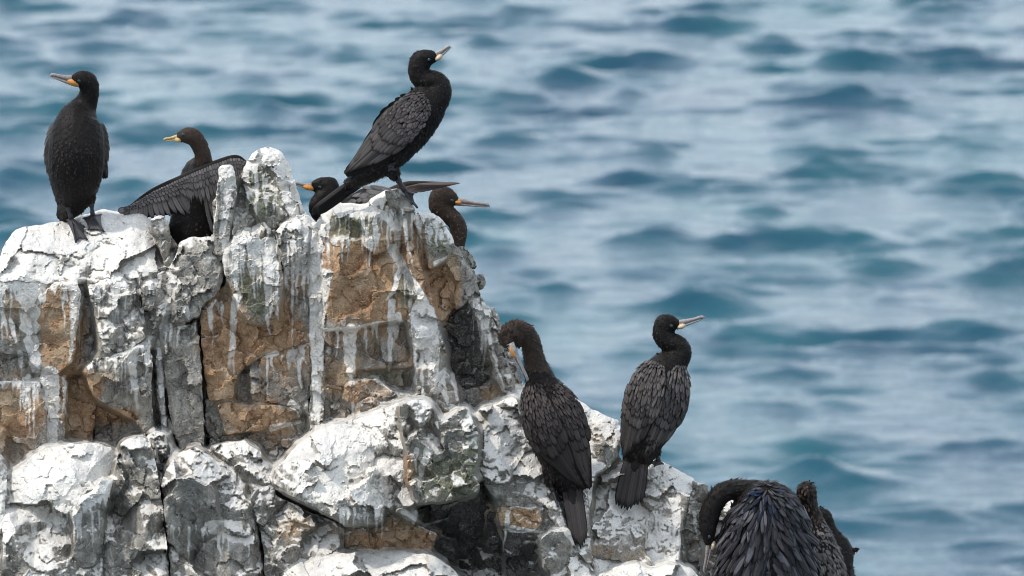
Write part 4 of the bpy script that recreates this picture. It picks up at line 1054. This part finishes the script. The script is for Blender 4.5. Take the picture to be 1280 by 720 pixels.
# 4 tall on the crest, looking up
Y4 = surf(500, 244) + .035
b = Bird('tall cormorant on the rock crest, scaly wing, bill raised', (508, 244), Y4, 14)
b.tube([(432, 233, 0, 7, 5), (447, 223, 0, 14, 12), (462, 209, 0, 22, 20), (482, 188, 0, 28, 27.5), (503, 165, 0, 30, 31), (522, 144, 0, 28, 29.5), (535, 128, 0, 24, 26), (546, 116, 0, 17, 19.5), (548, 106, 0, 13, 15), (541, 100, 0, 12, 12.5), (531, 101, 0, 11.5, 12.5),
        (524, 95, 0, 11, 12.5), (522.5, 85, 0, 10.5, 12.5), (526, 76, 0, 10, 12.5), (534, 72, 0, 9, 11), (541, 71, 0, 7, 8.5), (546, 69.5, 0, 4.5, 5)], Y_, n=76)
b.blob(526, 77, 0, (14, 9.5, 14.5))
b.tube([(482, 196, -8, 14, 13), (491, 212, -9, 9, 9), (496, 224, -9, 5, 5)], Y_, n=12, m=12, flow=False)
b.body(n=4000, size=(5, 1.6), lift=.09)
b.head((546, 70, 0), (563, 57.5, -2), up=(-.5, 0, .8), hw=8, bw=3.0, bh=4.2, eye=(9, 3), gular=(6, 3.5), gm=M_GULARP, goff=(-1, 2.6), hook=4)
b.wing([(534, 122, -14, 9), (518, 136, -24, 21), (498, 158, -30, 25), (476, 181, -28, 22), (456, 202, -20, 15), (430, 219, -10, 4)], (-.12, -1, .12), th=8, nflight=10, cov=(8.5, 2.7), greater=(26, 3.8), fw=3.6)
b.wing([(534, 122, 14, 9), (518, 134, 24, 20), (498, 154, 30, 24), (476, 177, 28, 20), (456, 198, 20, 14), (432, 215, 10, 4)], (-.12, 1, .12), th=8, nflight=7)
b.tail((440, 224, -5), (448, 232, 5), (386, 264, -3), (393, 272, 3), (-.35, -.75, .5), n=8, w=3.4)
b.foot((496, 222, -9), (506, 239, -12), [(517, 243, -18), (522, 260, -24), (515, 256, -22), (508, 246, -16)], r=3.4)
b.foot((480, 205, -14), (487, 206, -22), [(494, 204, -26), (494, 213, -27), (486, 214, -27)], r=3.2)

# 5 head and folded neck behind the crest
Y5 = .62
b = Bird('mottled brown cormorant peering over the right end of the crest, neck folded', (560, 420), Y5, 15)
b.tube([(540, 440, 10, 12, 12), (545, 400, 6, 22, 22), (550, 360, 4, 24, 26), (556, 330, 0, 19, 20), (566, 312, 0, 13, 14), (572, 298, 0, 11, 11.5), (573, 286, 0, 10.5, 11.5), (568, 275, 0, 10, 11.5), (558, 267, 0, 10, 12.5), (549, 257, 0, 10.5, 14), (552, 246, 0, 10, 14.5), (560, 246, 0, 9, 12), (567, 250, 0, 7, 8), (572, 253, 0, 4.5, 5)],
       [X_, X_, Y_, Y_, Y_, Y_], n=64)
b.blob(553, 247, 0, (17, 10, 15))
b.body(M_BROWN, M_FUZZM, n=3200, size=(4.2, 1.3), lift=.12, headm=(M_BROWN, M_FUZZB, 262))
b.head((573, 252.5, 0), (612.5, 257, -2), hw=8, bw=3.4, bh=4.2, m=M_BILLD, eye=(8, 2.5), gular=(5.5, 3.2), goff=(.5, -.2), hook=5.5)

# 6 preening, back to the camera
Y6 = min(surf(694, 600), surf(712, 640) + .05, surf(690, 560)) - .05
t6 = min((surf(x, y) - Y6) * PXM - 3 for x, y in ((718, 650), (726, 684), (732, 684), (720, 670)))
b = Bird('cormorant preening with bill tucked down to its back, on the white slope', (700, 630), Y6, 16)
b.tube([(716, 622, 8, 10, 8), (712, 604, 4, 20, 15), (706, 576, 2, 29, 24), (697, 545, 0, 35, 30), (687, 515, 0, 34, 30), (680, 492, 2, 28, 25), (675, 474, 4, 19, 19), (670, 457, 4, 14, 14.5), (666, 440, 2, 12, 12.5), (662, 426, 0, 11.5, 12.5), (654, 416, -4, 11.5, 13), (645, 413, -10, 11.5, 13.5), (637, 419, -15, 11.5, 13.5), (635, 427, -19, 9, 10.5), (637, 433, -22, 6, 6), (639, 436, -24, 4, 4)],
       [X_, X_, X_, X_, X_, (.5, .8, 0), Y_, Y_, Y_], n=72)
b.blob(640, 421, -13, (15, 10, 15))
b.tube([(690, 580, -8, 13, 12), (687, 596, -10, 8, 8), (686, 606, -11, 4.5, 4.5)], X_, n=12, m=12, flow=False)
b.body(n=4600, size=(5.5, 1.3), lift=.16, neck=2, headm=(M_BROWN, M_FUZZB, 462))
b.head((639, 433, -27), (660, 476, -31), up=(.75, -.55, .4), hw=5.5, bw=3.4, bh=3.6, eye=(-1, -4.2), em=M_EYEB, gular=(9, 3.4), goff=(-7, 0), hook=2, gap=1.2)
b.wing([(664, 482, -8, 11), (669, 505, -23, 20), (680, 535, -29, 24), (697, 566, -26, 20), (715, 590, -18, 12), (734, 612, -10, 4)], (-.35, -1, .15), th=9, m=M_WINGD, nflight=8, cov=(15, 2.9))
b.wing([(690, 482, -6, 10), (703, 505, -18, 18), (715, 535, -22, 19), (727, 565, -18, 13), (733, 590, -12, 8), (737, 612, -8, 4)], (.35, -1, .15), th=9, m=M_WINGD, nflight=8, cov=(15, 2.9))
b.tail((704, 612, -4), (724, 606, -4), (718, 686, t6), (734, 684, t6), (0, -1, .2), n=7, w=3.6)
b.foot((686, 602, -11), (691, 614, -13), [(686, 622, -16), (698, 634, -20), (704, 626, -17)], r=3.0, ground=True)

# 7 standing back to the camera on the right boulder
Y7 = surf(806, 598) - .035
t7 = min((surf(x, y) - Y7) * PXM - 3 for x, y in ((770, 638), (784, 636), (798, 630), (785, 615)))
b = Bird('cormorant seen from behind with long fanned tail, on the rounded white boulder', (815, 580), Y7, 17)
b.tube([(795, 590, 6, 11, 8), (797, 573, 4, 19, 15), (803, 548, 2, 28, 24), (812, 515, 0, 35, 30), (822, 485, 0, 34, 30), (833, 463, 0, 27, 25), (845, 449, 0, 17, 18), (851, 439, 0, 12.5, 14), (845, 430, 0, 11, 12.5), (836, 428, 0, 11, 12.5), (829, 421, 0, 11, 12.5), (828, 412, 0, 10, 12.5), (832, 405, 0, 9.5, 12), (839, 404, 0, 8, 10), (845, 405, 0, 6, 7.5), (849, 406, 0, 4, 4.5)],
       [X_, X_, X_, X_, X_, (.4, .8, 0), Y_, Y_, Y_, Y_], n=72)
b.blob(832, 406, 0, (14.5, 9.5, 14))
b.tube([(818, 545, 2, 12, 12), (820, 560, 2, 8, 8), (821, 570, 2, 4, 4)], X_, n=12, m=12, flow=False)
b.body(n=3600, size=(5.5, 1.7), lift=.10)
b.head((849, 406, 0), (880.5, 396, -2), up=(-.1, 0, 1), hw=8, bw=3.0, bh=4.2, eye=(9, 3), gular=(6, 3.6), gm=M_GULARP, goff=(-2, 2.2), hook=5)
b.wing([(819, 454, -10, 12), (811, 474, -26, 22), (803, 505, -30, 24), (794, 535, -23, 18), (788, 556, -12, 12), (783, 574, -6, 6)], (-.35, -1, .15), th=9, nflight=8, cov=(16, 3.0), tip_spread=.9)
b.wing([(848, 455, -8, 8), (845, 476, -20, 17), (838, 505, -25, 21), (827, 535, -21, 19), (816, 556, -13, 13), (805, 576, -7, 6)], (.35, -1, .15), th=9, nflight=8, cov=(16, 3.0), tip_spread=.9)
b.tail((784, 570, -4), (808, 572, -4), (768, 640, t7), (800, 634, t7), (0, -1, .3), n=9, w=4.4)
b.foot((821, 566, 2), (823, 575, 0), [(812, 579, -5), (818, 583, -8), (829, 580, -6)], r=3.0, ground=True)

# 8 hunched, arching its neck down to preen, ruffled glossy back
Y8 = -.30
b = Bird('hunched cormorant with ruffled glossy blue black back, neck arched down', (950, 800), Y8, 18)
b.tube([(955, 806, 0, 26, 26), (955, 785, -2, 46, 40), (955, 750, -4, 60, 50), (957, 710, -4, 60, 50), (957, 670, -2, 52, 46), (954, 640, 2, 42, 38), (948, 622, 6, 28, 26), (938, 614, 6, 16, 15), (925, 612, 2, 13, 13), (911, 613, -4, 12.5, 13), (899, 620, -8, 12, 13), (890, 634, -10, 12, 13), (886, 648, -12, 11.5, 12.5), (885, 662, -14, 10, 10.5), (886, 674, -15, 7, 7), (887, 682, -16, 4.5, 4.5)],
       [X_, X_, X_, X_, X_, (.5, .6, 0), Y_, Y_, Y_, Y_], n=76)
b.blob(958, 646, 0, (46, 38, 46))
b.body(n=4400, size=(6, 1.3), lift=.16, neck=2)
b.head((887, 682, -16), (880, 716, -18), up=(-1, 0, .2), hw=7, bw=2.8, bh=3.4, m=M_BILLD, eye=(12, 3), gm=M_GULARP, gular=(6, 3.2), goff=(1, 4.0))
rg = np.random.RandomState(21)
mantle = Bunch()
TOP = np.array((958., 602.))
rows = []
for k in range(18):
    rr = 5 + k * 7.6; nfe = int(9 + k * 2.7)
    for i in range(nfe):
        a = math.pi * (.02 + .96 * (i + .5 * (k % 2)) / nfe) + rg.uniform(-.05, .05)
        rows.append((TOP[0] + rr * .60 * math.cos(a) * (1 if k < 9 else .96), TOP[1] + rr * 1.0 * (.35 + .65 * abs(math.sin(a)) ** .8) * (.9 if k < 4 else 1), k, a))
bv, bnn = b.v, b.nn
camd = FWD
_rl = bv - CAM; _z = _rl @ FWD; _x = 640 + PXM * DIST * (_rl @ RGT) / _z; _y = 360 - PXM * DIST * (_rl @ UPV) / _z
front = ((bnn @ camd) < .25) & (_x > 907) & ((_y > 625) | (_x > 936))
fv, fn = bv[front], bnn[front]
f_ = PXM * DIST
rel = fv - CAM; zz = rel @ FWD; fpx = 640 + f_ * (rel @ RGT) / zz; fpy = 360 - f_ * (rel @ UPV) / zz
back = mesh_obj('mantle', *ellipsoid(b.P(957, 700, -2), np.eye(3), np.array((57, 48, 84)) / PXM, 28, 18), M_BODY, b.root, b.base)
for (x, y, k, a) in sorted(rows, key=lambda q: -q[2]):
    j = np.argmin((fpx - x) ** 2 + (fpy - y) ** 2)
    if (fpx[j] - x) ** 2 + (fpy[j] - y) ** 2 > 60 or y > 800: continue
    n0 = fn[j]; p = fv[j]
    dirp = np.array((math.cos(a) * .45 + (x - 957) * .003, .0, -1.0)) if k > 2 else np.array((math.cos(a) * 1.2, -.2, -.8))
    if abs(x - 965) < 9 and y > 670: dirp = dirp + np.array((.5 * np.sign(x - 965), 0, 0))
    dirp = nrm(dirp - np.dot(dirp, n0) * n0 + rg.normal(0, .16, 3))
    sd_ = 1 - .5 * min(1, abs(x - 960) / 50); L = (9 + 2.5 * min(k, 10)) * rg.uniform(.7, 1.3) * (.6 + .4 * sd_); w_ = (1.7 + .30 * min(k, 10)) * rg.uniform(.75, 1.25) * (.5 + .5 * sd_)
    fe = feather(p + n0 * (2.0) * px_, p + dirp * L * px_ + n0 * (3.0 + rg.uniform(0, 2.5)) * px_, n0, w_ * px_, lift=.03, camber=.32, rows=6, round_=1.8)
    single_feather(fe, M_SHEENB if (2 <= k < 5 and abs(x - 950) < 20 and rg.rand() < .5) else M_GLINT, back, b.base, rg.rand() ** 2.6)
b.tail((945, 770, -30), (975, 770, -30), (946, 826, -26), (986, 824, -26), (0, -1, .1), n=7, w=5)
b.foot((940, 790, -10), (938, 802, -16), [(924, 806, -26), (936, 808, -32), (950, 806, -28)]); b.foot((972, 790, -10), (974, 802, -16), [(962, 806, -28), (976, 808, -32), (988, 806, -26)])

# 9 grey one behind it, back of the head to the camera
Y9 = -.16
b = Bird('grey brown cormorant showing the back of its slim head, beside the hunched bird', (1020, 800), Y9, 19)
b.tube([(1020, 812, 0, 12, 12), (1022, 780, 0, 28, 26), (1026, 740, 0, 33, 30), (1027, 705, 0, 27, 27), (1024, 678, 0, 20, 21), (1019, 657, 0, 14, 15), (1015, 642, 0, 11, 12), (1011, 630, 0, 11, 12), (1008.5, 618, -1, 12.5, 14), (1008, 610, 0, 11.5, 15), (1008, 604, 2, 7, 10), (1008, 601.5, 3, 3, 5)], X_, n=60)
b.body(M_BODY, M_FUZZG, n=3600, size=(9, 1.9), lift=.14, neck=.60, headm=(M_BODY, M_FUZZB, 648))
b.head((1007, 614, 16), (1004, 617, 44), hw=9, gm=None, eye=(6, 2))
b.foot((1014, 786, -6), (1012, 798, -12), [(1002, 802, -20), (1010, 804, -24), (1022, 803, -22)]); b.foot((1030, 786, -6), (1032, 798, -12), [(1024, 803, -20), (1034, 804, -24), (1044, 802, -20)])
# 10 dark one farthest down
Y10 = -.04
b = Bird('black cormorant mostly hidden behind the grey brown one, neck bent low', (1046, 800), Y10, 20)
b.tube([(1050, 812, 0, 10, 10), (1050, 780, 0, 22, 24), (1048, 740, 0, 24, 28), (1047, 705, 0, 19, 24), (1046, 686, 0, 16, 19), (1040, 672, 0, 12, 13), (1034, 660, 0, 9.5, 11), (1030, 648, 0, 9.5, 11), (1025, 643, 2, 9, 10), (1018, 648, 6, 8, 9), (1013, 658, 10, 6, 7)], [X_, X_, X_, X_, Y_, Y_, Y_], n=56)
b.tube([(1056, 690, 0, 6, 6), (1066, 688, 0, 4, 3.5), (1073, 687, 0, 2.5, 3)], Y_, n=10, m=10, flow=False)
b.body(n=1600, size=(6, 2.1), lift=.3)
b.head((1013, 660, 12), (1004, 684, 18), up=(-1, 0, .3), hw=5)
b.foot((1044, 786, -6), (1042, 798, -10), [(1034, 802, -16), (1042, 804, -20), (1050, 803, -17)]); b.foot((1056, 786, -6), (1058, 798, -10), [(1050, 803, -16), (1060, 804, -20), (1068, 802, -16)])
